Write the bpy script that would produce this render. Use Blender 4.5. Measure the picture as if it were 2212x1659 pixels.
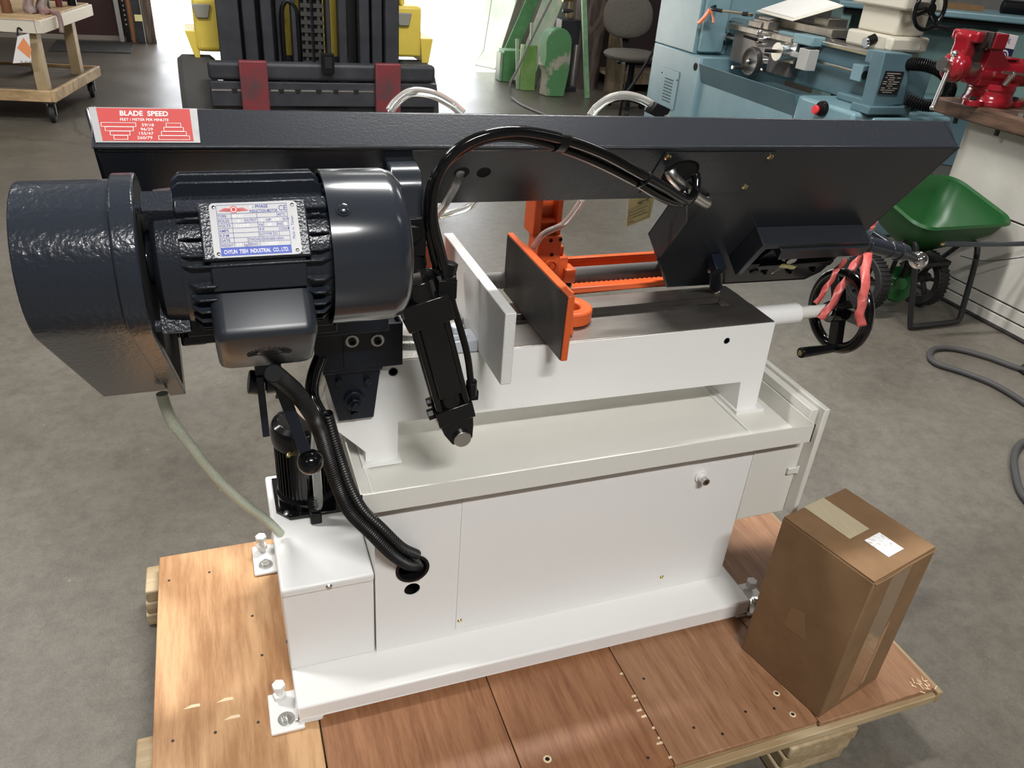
import bpy, bmesh, math, random
from mathutils import Vector, Matrix
for o in list(bpy.data.objects): bpy.data.objects.remove(o, do_unlink=True)
S = bpy.context.scene
COL = S.collection
V = Vector
PI = math.pi
random.seed(7)

# ------------------------------------------------------------ camera
cam_d = bpy.data.cameras.new('camera')
cam_d.sensor_fit = 'HORIZONTAL'; cam_d.sensor_width = 36.0
cam_d.lens = 36.0*1694.0/2212.0
cam_d.clip_start = 0.05; cam_d.clip_end = 400
cam = bpy.data.objects.new('camera', cam_d); COL.objects.link(cam)
yaw, pitch, roll = 0.385486, 0.529192, 0.0854044
fw0 = V((math.sin(yaw), math.cos(yaw), 0)); rt0 = V((math.cos(yaw), -math.sin(yaw), 0)); zz = V((0, 0, 1))
fw = fw0*math.cos(pitch) - zz*math.sin(pitch); up0 = zz*math.cos(pitch) + fw0*math.sin(pitch)
rt = rt0*math.cos(roll) + up0*math.sin(roll); up = -rt0*math.sin(roll) + up0*math.cos(roll)
cam.matrix_world = Matrix(((rt.x, up.x, -fw.x, 0), (rt.y, up.y, -fw.y, 0), (rt.z, up.z, -fw.z, 1.55), (0, 0, 0, 1)))
S.camera = cam

# ------------------------------------------------------------ sky, sun, exposure
S.view_settings.view_transform = 'Standard'
S.view_settings.look = 'None'
S.view_settings.gamma = 1.0
S.view_settings.use_curve_mapping = False
S.view_settings.exposure = 0.95
w = bpy.data.worlds.new('sky'); S.world = w; w.use_nodes = True
nt = w.node_tree; nt.nodes.clear()
wo = nt.nodes.new('ShaderNodeOutputWorld'); bg = nt.nodes.new('ShaderNodeBackground')
sky = nt.nodes.new('ShaderNodeTexSky')
try:
    sky.sky_type = 'NISHITA'
    sky.sun_disc = False; sky.sun_elevation = math.radians(48); sky.sun_rotation = math.radians(10)
    sky.altitude = 50; sky.air_density = 1.0; sky.dust_density = 1.5
except Exception:
    pass
bg.inputs['Strength'].default_value = 0.30
hs = nt.nodes.new('ShaderNodeHueSaturation'); hs.inputs['Saturation'].default_value = 0.45
nt.links.new(sky.outputs[0], hs.inputs['Color']); nt.links.new(hs.outputs[0], bg.inputs[0]); nt.links.new(bg.outputs[0], wo.inputs[0])
sd = bpy.data.lights.new('sun', 'SUN'); sd.energy = 34.0; sd.angle = 0.01; sd.color = (1.0, 0.96, 0.9)
sun = bpy.data.objects.new('sun', sd); COL.objects.link(sun)
sun.location = (-1, 20, 16)
sun.rotation_euler = V((0.10, -0.50, -0.86)).to_track_quat('-Z', 'Y').to_euler()
# ceiling strip lamps: (x, y, rotation about z, watts)
LAMPS = [(-2.3, 2.4, 0, 76), (1.4, 2.6, 0, 98), (5.0, 4.2, 0, 18), (-2.2, 5.4, 0, 22), (2.0, 6.8, 0, 8),
         (0.5, -2.1, 0, 128), (3.8, -0.4, 0, 4), (-3.2, -2.4, 0, 12)]
# daylight portals in the open doorway (guide the sky's own light, add none)
for px, py, pz, sx, sy, rx in ((1.6, 11.32, 1.65, 4.27, 3.3, -90),):
    pd = bpy.data.lights.new('portal', 'AREA'); pd.shape = 'RECTANGLE'; pd.size = sx; pd.size_y = sy; pd.cycles.is_portal = True
    po = bpy.data.objects.new('portal', pd); COL.objects.link(po); po.location = (px, py, pz); po.rotation_euler = (math.radians(rx), 0, 0)
CEIL = 4.3

# ------------------------------------------------------------ materials
MATS = {}
def _ramp(N, fac, L, c0, c1, p0=0.0, p1=1.0):
    r = N.new('ShaderNodeValToRGB'); r.color_ramp.elements[0].position = p0; r.color_ramp.elements[1].position = p1
    r.color_ramp.elements[0].color = (*c0, 1); r.color_ramp.elements[1].color = (*c1, 1)
    L.new(fac, r.inputs[0]); return r
def mat(name, col, rough=0.5, metal=0.0, col2=None, scale=8.0, stretch=(1, 1, 1), bump=0.0, bscale=200.0, bdist=0.002,
        coat=0.0, spec=0.5, trans=0.0, ior=1.45, emit=None, rvar=0.0, p0=0.35, p1=0.65, detail=5.0, rot=(0, 0, 0), alpha=1.0, aniso=0.0):
    if name in MATS: return MATS[name]
    m = bpy.data.materials.new(name); m.use_nodes = True
    N, L = m.node_tree.nodes, m.node_tree.links
    b = N['Principled BSDF']
    b.inputs['Base Color'].default_value = (*col, 1); b.inputs['Roughness'].default_value = rough; b.inputs['Metallic'].default_value = metal
    b.inputs['IOR'].default_value = ior
    for k, v in (('Coat Weight', coat), ('Specular IOR Level', spec), ('Transmission Weight', trans), ('Alpha', alpha), ('Anisotropic', aniso)):
        if k in b.inputs: b.inputs[k].default_value = v
    if 'Coat Roughness' in b.inputs: b.inputs['Coat Roughness'].default_value = 0.12
    if emit:
        b.inputs['Emission Color'].default_value = (*emit[0], 1); b.inputs['Emission Strength'].default_value = emit[1]
    tc = N.new('ShaderNodeTexCoord')
    if col2 or rvar:
        mp = N.new('ShaderNodeMapping'); mp.inputs['Scale'].default_value = stretch; mp.inputs['Rotation'].default_value = rot
        L.new(tc.outputs['Object'], mp.inputs[0])
        n = N.new('ShaderNodeTexNoise'); n.inputs['Scale'].default_value = scale; n.inputs['Detail'].default_value = detail
        n.inputs['Roughness'].default_value = 0.6
        L.new(mp.outputs[0], n.inputs['Vector'])
        if col2:
            r = _ramp(N, n.outputs[0], L, col, col2, p0, p1); L.new(r.outputs[0], b.inputs['Base Color'])
        if rvar:
            r2 = _ramp(N, n.outputs[0], L, (rough-rvar,)*3, (rough+rvar,)*3, 0.3, 0.7); L.new(r2.outputs[0], b.inputs['Roughness'])
    if bump:
        n2 = N.new('ShaderNodeTexNoise'); n2.inputs['Scale'].default_value = bscale; n2.inputs['Detail'].default_value = 2
        L.new(tc.outputs['Object'], n2.inputs['Vector'])
        bp = N.new('ShaderNodeBump'); bp.inputs['Strength'].default_value = bump; bp.inputs['Distance'].default_value = bdist
        L.new(n2.outputs[0], bp.inputs['Height']); L.new(bp.outputs[0], b.inputs['Normal'])
    MATS[name] = m
    return m

def floor_material():
    m = bpy.data.materials.new('worn concrete'); m.use_nodes = True
    N, L = m.node_tree.nodes, m.node_tree.links; b = N['Principled BSDF']
    tc = N.new('ShaderNodeTexCoord')
    n1 = N.new('ShaderNodeTexNoise'); n1.inputs['Scale'].default_value = 1.1; n1.inputs['Detail'].default_value = 9; n1.inputs['Roughness'].default_value = 0.65
    n2 = N.new('ShaderNodeTexNoise'); n2.inputs['Scale'].default_value = 26; n2.inputs['Detail'].default_value = 6; n2.inputs['Roughness'].default_value = 0.7
    n3 = N.new('ShaderNodeTexNoise'); n3.inputs['Scale'].default_value = 240; n3.inputs['Detail'].default_value = 2
    for n in (n1, n2, n3): L.new(tc.outputs['Object'], n.inputs['Vector'])
    r1 = _ramp(N, n1.outputs[0], L, (0.098, 0.088, 0.073), (0.160, 0.146, 0.123), 0.3, 0.72)
    r2 = _ramp(N, n2.outputs[0], L, (0.78, 0.76, 0.74), (1.08, 1.07, 1.05), 0.32, 0.6)
    r3 = _ramp(N, n3.outputs[0], L, (0.9, 0.9, 0.9), (1.06, 1.06, 1.06), 0.4, 0.6)
    mx = N.new('ShaderNodeMix'); mx.data_type = 'RGBA'; mx.blend_type = 'MULTIPLY'; mx.inputs[0].default_value = 1
    L.new(r1.outputs[0], mx.inputs[6]); L.new(r2.outputs[0], mx.inputs[7])
    mx2 = N.new('ShaderNodeMix'); mx2.data_type = 'RGBA'; mx2.blend_type = 'MULTIPLY'; mx2.inputs[0].default_value = 1
    L.new(mx.outputs[2], mx2.inputs[6]); L.new(r3.outputs[0], mx2.inputs[7])
    # sparse pale flecks and dark specks of wear
    vo = N.new('ShaderNodeTexVoronoi'); vo.inputs['Scale'].default_value = 9; L.new(tc.outputs['Object'], vo.inputs['Vector'])
    rv = _ramp(N, vo.outputs['Distance'], L, (1, 1, 1), (0, 0, 0), 0.02, 0.05)
    mx3 = N.new('ShaderNodeMix'); mx3.data_type = 'RGBA'; L.new(rv.outputs[0], mx3.inputs[0]); L.new(mx2.outputs[2], mx3.inputs[6]); mx3.inputs[7].default_value = (0.19, 0.185, 0.17, 1)
    # hairline cracks
    vc = N.new('ShaderNodeTexVoronoi'); vc.feature = 'DISTANCE_TO_EDGE'; vc.inputs['Scale'].default_value = 0.42
    nw = N.new('ShaderNodeVectorMath'); nw.operation = 'MULTIPLY_ADD'; nw.inputs[1].default_value = (0.5, 0.5, 0.5)
    L.new(n1.outputs['Color'], nw.inputs[0]); L.new(tc.outputs['Object'], nw.inputs[2]); L.new(nw.outputs[0], vc.inputs['Vector'])
    rc = _ramp(N, vc.outputs['Distance'], L, (0.45, 0.45, 0.45), (1, 1, 1), 0.0, 0.004)
    # only the older slab toward the doorway is cracked
    sx_ = N.new('ShaderNodeSeparateXYZ'); L.new(tc.outputs['Object'], sx_.inputs[0])
    gt = N.new('ShaderNodeMath'); gt.operation = 'GREATER_THAN'; gt.inputs[1].default_value = 3.2; L.new(sx_.outputs[1], gt.inputs[0])
    mx4 = N.new('ShaderNodeMix'); mx4.data_type = 'RGBA'; mx4.blend_type = 'MULTIPLY'; L.new(gt.outputs[0], mx4.inputs[0])
    L.new(mx3.outputs[2], mx4.inputs[6]); L.new(rc.outputs[0], mx4.inputs[7])
    L.new(mx4.outputs[2], b.inputs['Base Color'])
    rr = _ramp(N, n1.outputs[0], L, (0.28,)*3, (0.42,)*3, 0.3, 0.7); L.new(rr.outputs[0], b.inputs['Roughness'])
    bp = N.new('ShaderNodeBump'); bp.inputs['Strength'].default_value = 0.25; bp.inputs['Distance'].default_value = 0.002
    L.new(n3.outputs[0], bp.inputs['Height']); L.new(bp.outputs[0], b.inputs['Normal'])
    return m

def wood_material(name, dark, light, rough=0.5, scale=3.0, grain=60.0, axis=1, warp=0.6, flame=True):
    m = bpy.data.materials.new(name); m.use_nodes = True
    N, L = m.node_tree.nodes, m.node_tree.links; b = N['Principled BSDF']
    tc = N.new('ShaderNodeTexCoord'); oi = N.new('ShaderNodeObjectInfo')
    st = [1, 1, 1]; st[axis] = 0.09
    add = N.new('ShaderNodeVectorMath'); add.operation = 'ADD'
    sc = N.new('ShaderNodeVectorMath'); sc.operation = 'SCALE'; sc.inputs['Scale'].default_value = 9.0
    cx = N.new('ShaderNodeCombineXYZ'); L.new(oi.outputs['Random'], cx.inputs[0]); L.new(oi.outputs['Random'], cx.inputs[1])
    L.new(cx.outputs[0], sc.inputs[0]); L.new(tc.outputs['Object'], add.inputs[0]); L.new(sc.outputs[0], add.inputs[1])
    mp = N.new('ShaderNodeMapping'); mp.inputs['Scale'].default_value = st; L.new(add.outputs[0], mp.inputs[0])
    st2 = [1, 1, 1]; st2[axis] = 0.28
    mp2 = N.new('ShaderNodeMapping'); mp2.inputs['Scale'].default_value = st2; L.new(add.outputs[0], mp2.inputs[0])
    n1 = N.new('ShaderNodeTexNoise'); n1.inputs['Scale'].default_value = scale; n1.inputs['Detail'].default_value = 4; n1.inputs['Distortion'].default_value = warp
    L.new(mp2.outputs[0], n1.inputs['Vector'])
    n2 = N.new('ShaderNodeTexNoise'); n2.inputs['Scale'].default_value = grain; n2.inputs['Detail'].default_value = 5; n2.inputs['Roughness'].default_value = 0.7
    L.new(mp.outputs[0], n2.inputs['Vector'])
    wv = N.new('ShaderNodeMath'); wv.operation = 'SINE'; ml = N.new('ShaderNodeMath'); ml.operation = 'MULTIPLY'; ml.inputs[1].default_value = 34 if flame else 8
    L.new(n1.outputs[0], ml.inputs[0]); L.new(ml.outputs[0], wv.inputs[0])
    ma = N.new('ShaderNodeMath'); ma.operation = 'MULTIPLY_ADD'; ma.inputs[1].default_value = 0.16 if flame else 0.1; L.new(wv.outputs[0], ma.inputs[0]); L.new(n2.outputs[0], ma.inputs[2])
    ma2 = N.new('ShaderNodeMath'); ma2.operation = 'MULTIPLY_ADD'; ma2.inputs[1].default_value = 0.5; L.new(n1.outputs[0], ma2.inputs[0]); L.new(ma.outputs[0], ma2.inputs[2])
    r = _ramp(N, ma2.outputs[0], L, dark, light, 0.50, 0.97)
    L.new(r.outputs[0], b.inputs['Base Color']); b.inputs['Roughness'].default_value = rough
    bp = N.new('ShaderNodeBump'); bp.inputs['Strength'].default_value = 0.15; bp.inputs['Distance'].default_value = 0.001
    L.new(n2.outputs[0], bp.inputs['Height']); L.new(bp.outputs[0], b.inputs['Normal'])
    MATS[name] = m; return m

WHITE = mat('white enamel', (0.80, 0.795, 0.775), 0.33, bump=0.10, bscale=420, bdist=0.001, rvar=0.05, scale=60)
WHITE2 = mat('white cast enamel', (0.80, 0.80, 0.78), 0.4, bump=0.12, bscale=200, bdist=0.001)
CREAM = mat('cream enamel', (0.70, 0.685, 0.63), 0.3, bump=0.2, bscale=260, bdist=0.001)
NAVY = mat('slate grey enamel', (0.0215, 0.0245, 0.030), 0.26, bump=0.22, bscale=260, bdist=0.0008)
NAVY2 = mat('slate grey hammered enamel', (0.017, 0.0205, 0.027), 0.24, bump=0.55, bscale=330, bdist=0.0011)
NAVY3 = mat('slate grey smooth enamel', (0.021, 0.025, 0.032), 0.2, coat=0.4)
GUARD = mat('slate grey orange peel enamel', (0.020, 0.0245, 0.033), 0.22, bump=0.6, bscale=150, bdist=0.0014)
BOXGREY = mat('slate grey semi gloss enamel', (0.022, 0.026, 0.033), 0.32)
BLUEBLK = mat('blue black enamel', (0.007, 0.0105, 0.019), 0.35, bump=0.3, bscale=140, bdist=0.001)
BLACK = mat('gloss black', (0.0045, 0.0045, 0.005), 0.12, coat=0.3, spec=0.4)
BLACKM = mat('satin black', (0.006, 0.006, 0.0065), 0.34, spec=0.3)
RUBBER = mat('black rubber', (0.014, 0.014, 0.014), 0.65)
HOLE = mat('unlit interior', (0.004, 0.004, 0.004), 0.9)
BRAID = mat('braided black sleeve', (0.005, 0.005, 0.0055), 0.36, spec=0.3)
STEEL = mat('bright steel', (0.62, 0.61, 0.59), 0.25, 1.0)
CHROME = mat('chrome', (0.82, 0.82, 0.83), 0.08, 1.0)
ZINC = mat('zinc plate', (0.66, 0.66, 0.64), 0.3, 1.0)
BRASS = mat('brass passivated', (0.72, 0.58, 0.28), 0.28, 1.0)
TABLE = mat('ground cast iron', (0.40, 0.37, 0.33), 0.36, 0.9, col2=(0.26, 0.24, 0.22), scale=6, stretch=(1, 3, 1), bump=0.05, bscale=600, bdist=0.0005, p0=0.3, p1=0.7)
DKIRON = mat('dark iron', (0.085, 0.08, 0.075), 0.42, 0.75, col2=(0.045, 0.043, 0.041), scale=7)
CASTGREY = mat('raw casting', (0.42, 0.41, 0.38), 0.5, 0.6, bump=0.8, bscale=260, bdist=0.002)
ORANGE = mat('orange enamel', (0.62, 0.105, 0.025), 0.32, bump=0.25, bscale=220, bdist=0.001)
BLADE = mat('blade steel', (0.085, 0.078, 0.074), 0.5, 0.4)
REDSIGN = mat('red print', (0.42, 0.05, 0.045), 0.45)
FOIL = mat('brushed aluminium foil', (0.72, 0.72, 0.72), 0.32, 0.7, bump=0.25, bscale=90, bdist=0.001)
INKW = mat('white ink', (0.85, 0.82, 0.78), 0.5)
INKB = mat('blue ink', (0.02, 0.04, 0.26), 0.5)
INKBL = mat('royal blue print', (0.015, 0.06, 0.42), 0.45)
INKR = mat('red ink', (0.50, 0.03, 0.035), 0.5)
INKD = mat('black ink', (0.02, 0.02, 0.02), 0.6)
PLATE = mat('nameplate aluminium', (0.36, 0.36, 0.36), 0.5, 0.35)
CLEAR = mat('clear vinyl', (0.92, 0.92, 0.88), 0.08, trans=0.80, ior=1.35, spec=0.6)
GREENH = mat('braided green clear hose', (0.50, 0.56, 0.42), 0.3, col2=(0.66, 0.70, 0.58), scale=300, trans=0.15)
RIBBON = mat('red flagging tape', (0.62, 0.10, 0.09), 0.38, bump=0.5, bscale=90, bdist=0.002, col2=(0.72, 0.17, 0.15), scale=30)
CARD = mat('corrugated cardboard', (0.192, 0.108, 0.049), 0.75, col2=(0.225, 0.130, 0.062), scale=14, bump=0.08, bscale=350)
CARDIN = mat('cardboard edge', (0.20, 0.115, 0.055), 0.85)
TAPE = mat('pale packing tape', (0.42, 0.34, 0.20), 0.4, col2=(0.48, 0.41, 0.26), scale=10, stretch=(30, 1, 1))
CLRTAPE = mat('clear packing tape', (0.25, 0.155, 0.08), 0.16, coat=0.8, bump=0.4, bscale=60, bdist=0.002)
LABELW = mat('white shipping label', (0.86, 0.87, 0.88), 0.3, col2=(0.55, 0.45, 0.36), scale=95, p0=0.5, p1=0.66, stretch=(1, 1.6, 1))
PLY1 = wood_material('okoume plywood golden', (0.34, 0.165, 0.066), (0.60, 0.36, 0.18), 0.5, 2.6, 70, 1, 1.2)
PLY2 = wood_material('okoume plywood red brown', (0.205, 0.082, 0.034), (0.41, 0.20, 0.098), 0.5, 2.2, 80, 1, 0.8, False)
PLY3 = wood_material('okoume plywood tan', (0.225, 0.105, 0.050), (0.43, 0.235, 0.127), 0.5, 2.2, 80, 1, 0.8, False)
PINE = wood_material('pine lumber', (0.34, 0.24, 0.125), (0.54, 0.43, 0.27), 0.6, 3, 60, 0, 0.6)
PINEY = wood_material('pine lumber crosswise', (0.29, 0.205, 0.11), (0.48, 0.37, 0.225), 0.6, 3, 60, 1, 0.6)
SPLINT = mat('torn wood fibre', (0.74, 0.58, 0.38), 0.7)
YELLOWP = mat('yellow paper', (0.88, 0.83, 0.44), 0.7)
LBLUE = mat('blue grey machine enamel', (0.17, 0.285, 0.325), 0.34, col2=(0.20, 0.33, 0.37), scale=3, bump=0.12, bscale=120, bdist=0.001)
LBLUE2 = mat('dark blue grey machine enamel', (0.085, 0.155, 0.185), 0.4, col2=(0.11, 0.19, 0.22), scale=4)
TEAL = mat('sea green machine enamel', (0.16, 0.27, 0.26), 0.45, col2=(0.20, 0.32, 0.30), scale=2)
CREAMC = mat('cream casting enamel', (0.62, 0.58, 0.48), 0.4, bump=0.2, bscale=120)
YELLOW = mat('forklift yellow', (0.78, 0.60, 0.09), 0.45, col2=(0.68, 0.52, 0.09), scale=4)
MAST = mat('mast steel black', (0.022, 0.024, 0.030), 0.5, col2=(0.040, 0.042, 0.048), scale=6)
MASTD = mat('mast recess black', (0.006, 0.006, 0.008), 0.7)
FORKRED = mat('fork worn red', (0.22, 0.025, 0.03), 0.5, col2=(0.085, 0.04, 0.045), scale=7)
TYRE = mat('solid tyre rubber', (0.055, 0.053, 0.05), 0.85, bump=0.5, bscale=80, bdist=0.004)
GREENP = mat('green chipped enamel', (0.075, 0.23, 0.085), 0.5, col2=(0.12, 0.32, 0.14), scale=9, bump=0.2, bscale=60)
GREENPALE = mat('pale green chipped enamel', (0.26, 0.40, 0.27), 0.5, col2=(0.46, 0.48, 0.40), scale=6, stretch=(3, 3, 0.6))
GREENLEAF = mat('leaf green enamel', (0.17, 0.34, 0.08), 0.5, col2=(0.26, 0.42, 0.16), scale=8)
GREENW = mat('worn green enamel over primer', (0.10, 0.27, 0.11), 0.5, col2=(0.42, 0.40, 0.33), scale=5, p0=0.52, p1=0.6)
POLY = mat('green polythene', (0.008, 0.072, 0.014), 0.4, bump=0.1, bscale=100)
POLYD = mat('green polythene smooth', (0.012, 0.075, 0.018), 0.3)
VRED = mat('vise red enamel', (0.25, 0.008, 0.016), 0.18, coat=0.6, bump=0.35, bscale=70, bdist=0.002)
FABRIC = mat('grey chair tweed', (0.085, 0.077, 0.066), 0.95, col2=(0.16, 0.145, 0.125), scale=160, bump=0.5, bscale=300)
BWOOD = wood_material('oiled bench top', (0.035, 0.018, 0.011), (0.13, 0.075, 0.048), 0.45, 4, 60, 1, 0.6)
BWALL = mat('whitewashed plank', (0.44, 0.42, 0.37), 0.7, col2=(0.52, 0.50, 0.45), scale=3, bump=0.2, bscale=60)
DKWOOD = wood_material('old dark timber', (0.05, 0.035, 0.03), (0.17, 0.125, 0.105), 0.7, 3, 40, 2, 0.6)
TANWOOD = wood_material('dusty tan board', (0.13, 0.095, 0.055), (0.26, 0.20, 0.125), 0.7, 3, 40, 2, 0.6)
CARTW = wood_material('cart lumber', (0.33, 0.21, 0.10), (0.60, 0.43, 0.24), 0.6, 3, 40, 0, 0.5)
CARTP = mat('cart post primer', (0.40, 0.30, 0.17), 0.6, col2=(0.48, 0.37, 0.22), scale=6)
MAROON = mat('maroon door paint', (0.055, 0.022, 0.022), 0.5)
WALLM = mat('grey block wall', (0.20, 0.195, 0.185), 0.8, col2=(0.25, 0.245, 0.235), scale=2, bump=0.3, bscale=30)
CEILM = mat('dull white ceiling', (0.38, 0.38, 0.37), 0.9)
YARD = mat('pale yard concrete', (0.36, 0.34, 0.315), 0.8, col2=(0.42, 0.40, 0.37), scale=2)
PAPER = mat('manila paper', (0.80, 0.76, 0.64), 0.7)
FLOORM = floor_material()

# ------------------------------------------------------------ mesh builder
class MB:
    def __init__(s): s.v = []; s.f = []; s.m = []; s.k = 0
    def add(s, vs, fs, k=None):
        n = len(s.v); s.v += [tuple(v) for v in vs]
        for f in fs: s.f.append(tuple(i+n for i in f)); s.m.append(s.k if k is None else k)
        return s
    def hexa(s, p, k=None):      # 8 points: bottom ring 0-3, top ring 4-7
        return s.add(p, [(3, 2, 1, 0), (4, 5, 6, 7), (0, 1, 5, 4), (1, 2, 6, 5), (2, 3, 7, 6), (3, 0, 4, 7)], k)
    def box(s, a, b, k=None):
        (x0, y0, z0), (x1, y1, z1) = a, b
        return s.hexa([(x0, y0, z0), (x1, y0, z0), (x1, y1, z0), (x0, y1, z0), (x0, y0, z1), (x1, y0, z1), (x1, y1, z1), (x0, y1, z1)], k)
    def obox(s, c, ex, ey, ez, k=None):  # centre and three half-extent vectors
        c, ex, ey, ez = V(c), V(ex), V(ey), V(ez)
        return s.hexa([c-ex-ey-ez, c+ex-ey-ez, c+ex+ey-ez, c-ex+ey-ez, c-ex-ey+ez, c+ex-ey+ez, c+ex+ey+ez, c-ex+ey+ez], k)
    def beam(s, a, b, w, h, upv=(0, 0, 1), k=None):
        a, b = V(a), V(b); d = (b-a); n = d.normalized(); sx = n.cross(V(upv))
        if sx.length < 1e-5: sx = n.cross(V((0, 1, 0)))
        sx.normalize(); sz = sx.cross(n)
        return s.obox((a+b)/2, d/2, sx*w/2, sz*h/2, k)
    def cyl(s, a, b, r, r2=None, n=20, caps=True, k=None):
        a, b = V(a), V(b); r2 = r if r2 is None else r2
        d = (b-a).normalized(); x = d.orthogonal().normalized(); y = d.cross(x)
        vs = [a+(x*math.cos(2*PI*i/n)+y*math.sin(2*PI*i/n))*r for i in range(n)] + [b+(x*math.cos(2*PI*i/n)+y*math.sin(2*PI*i/n))*r2 for i in range(n)]
        fs = [(i, (i+1) % n, n+(i+1) % n, n+i) for i in range(n)]
        if caps: fs += [tuple(range(n-1, -1, -1)), tuple(range(n, 2*n))]
        return s.add(vs, fs, k)
    def rev(s, o, ax, prof, n=28, k=None, a0=0, a1=2*PI, x=None):  # profile of (radius, distance along the axis)
        o, d = V(o), V(ax).normalized(); x = V(x).normalized() if x is not None else d.orthogonal().normalized(); y = d.cross(x)
        full = abs(a1-a0-2*PI) < 1e-6; m = n if full else n+1
        vs = []
        for r, h in prof:
            for i in range(m):
                t = a0+(a1-a0)*i/n; vs.append(o+d*h+(x*math.cos(t)+y*math.sin(t))*r)
        fs = []
        for j in range(len(prof)-1):
            for i in range(n):
                i2 = (i+1) % m
                fs.append((j*m+i, j*m+i2, (j+1)*m+i2, (j+1)*m+i))
        return s.add(vs, fs, k)
    def tube(s, pts, r, n=10, sub=6, k=None, closed=False, flat=None):
        P = smooth(pts, sub, closed); m = len(P); vs = []
        t0 = (P[1]-P[0]).normalized(); x = t0.orthogonal().normalized()
        for i in range(m):
            if closed: t = (P[(i+1) % m]-P[i-1]).normalized()
            else: t = (P[min(i+1, m-1)]-P[max(i-1, 0)]).normalized()
            x = (x-t*x.dot(t)).normalized(); y = t.cross(x)
            rr = r if not callable(r) else r(i/(m-1))
            for q in range(n):
                a = 2*PI*q/n; vs.append(P[i]+(x*math.cos(a)+y*math.sin(a))*rr)
        fs = []
        for i in range(m if closed else m-1):
            j = (i+1) % m
            for q in range(n): fs.append((i*n+q, i*n+(q+1) % n, j*n+(q+1) % n, j*n+q))
        if not closed: fs += [tuple(range(n-1, -1, -1)), tuple(range((m-1)*n, m*n))]
        return s.add(vs, fs, k)
    def prism(s, poly, o, ex, ey, d, k=None):   # polygon in the plane (ex, ey) at o, pushed along vector d
        o, ex, ey, d = V(o), V(ex), V(ey), V(d); n = len(poly)
        vs = [o+ex*p[0]+ey*p[1] for p in poly]; vs += [v+d for v in vs]
        fs = [tuple(range(n-1, -1, -1)), tuple(range(n, 2*n))] + [(i, (i+1) % n, n+(i+1) % n, n+i) for i in range(n)]
        return s.add(vs, fs, k)
    def holed(s, rect, c, r, o, ex, ey, d, n=32, k=None):   # rectangular sheet with one round hole
        x0, y0, x1, y1 = rect; o, ex, ey, d = V(o), V(ex), V(ey), V(d); inner = []; outer = []
        for i in range(n):
            a = 2*PI*(i+0.5)/n; ca, sa = math.cos(a), math.sin(a)
            inner.append((c[0]+r*ca, c[1]+r*sa))
            t = min(((x1-c[0])/ca if ca > 0 else (x0-c[0])/ca) if abs(ca) > 1e-9 else 1e9, ((y1-c[1])/sa if sa > 0 else (y0-c[1])/sa) if abs(sa) > 1e-9 else 1e9)
            outer.append((c[0]+t*ca, c[1]+t*sa))
        cor = [(x1, y1), (x0, y1), (x0, y0), (x1, y0)]
        for q in cor:  # snap nearest
            j = min(range(n), key=lambda i: (outer[i][0]-q[0])**2+(outer[i][1]-q[1])**2); outer[j] = q
        vs = [o+ex*p[0]+ey*p[1] for p in inner+outer]; vs += [v+d for v in vs]; N2 = 2*n; fs = []
        for i in range(n):
            j = (i+1) % n
            fs += [(i, n+i, n+j, j), (N2+i, N2+j, N2+n+j, N2+n+i), (i, j, N2+j, N2+i), (n+i, N2+n+i, N2+n+j, n+j)]
        return s.add(vs, fs, k)
    def hexbolt(s, p, ax, r, h, k=None):
        return s.cyl(p, V(p)+V(ax).normalized()*h, r, n=6, k=k)
    def ball(s, c, r, n=20, k=None, sq=(1, 1, 1)):
        c = V(c); vs = []; fs = []; m = n//2
        for j in range(m+1):
            ph = PI*j/m
            for i in range(n):
                th = 2*PI*i/n; vs.append(c+V((r*sq[0]*math.sin(ph)*math.cos(th), r*sq[1]*math.sin(ph)*math.sin(th), r*sq[2]*math.cos(ph))))
        for j in range(m):
            for i in range(n): fs.append((j*n+i, (j+1)*n+i, (j+1)*n+(i+1) % n, j*n+(i+1) % n))
        return s.add(vs, fs, k)
    def text(s, t, o, ex, ey, size, k=None, align='LEFT', bold=0.0, sx=1.0):
        cu = bpy.data.curves.new('t', 'FONT'); cu.body = t; cu.size = 1.0; cu.align_x = align; cu.offset = bold; cu.resolution_u = 3
        ob = bpy.data.objects.new('t', cu); COL.objects.link(ob)
        dg = bpy.context.evaluated_depsgraph_get(); me = ob.evaluated_get(dg).to_mesh()
        o, ex, ey = V(o), V(ex)*size*sx, V(ey)*size
        s.add([o+ex*v.co.x+ey*v.co.y for v in me.vertices], [tuple(p.vertices) for p in me.polygons], k)
        ob.evaluated_get(dg).to_mesh_clear(); bpy.data.objects.remove(ob); bpy.data.curves.remove(cu)
        return s
    def build(s, name, mats, parent=None, bevel=0.0, seg=2, smooth_angle=38, **props):
        me = bpy.data.meshes.new(name)
        c = V((0, 0, 0))
        if s.v:
            lo = [min(v[i] for v in s.v) for i in range(3)]; hi = [max(v[i] for v in s.v) for i in range(3)]
            c = V([(lo[i]+hi[i])/2 for i in range(3)])
        me.from_pydata([V(v)-c for v in s.v], [], s.f)
        mats = mats if isinstance(mats, (list, tuple)) else [mats]
        for m in mats: me.materials.append(m)
        me.polygons.foreach_set('material_index', [min(i, len(mats)-1) for i in s.m])
        bm = bmesh.new(); bm.from_mesh(me); bmesh.ops.remove_doubles(bm, verts=bm.verts, dist=1e-6)
        bmesh.ops.recalc_face_normals(bm, faces=bm.faces); bm.to_mesh(me); bm.free()
        me.polygons.foreach_set('use_smooth', [True]*len(me.polygons))
        me.set_sharp_from_angle(angle=math.radians(smooth_angle))
        ob = bpy.data.objects.new(name, me); COL.objects.link(ob)
        ob.location = c
        if parent is not None:
            ob.parent = parent; ob.location = c-ORG[parent.name]
        ORG[ob.name] = c
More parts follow.
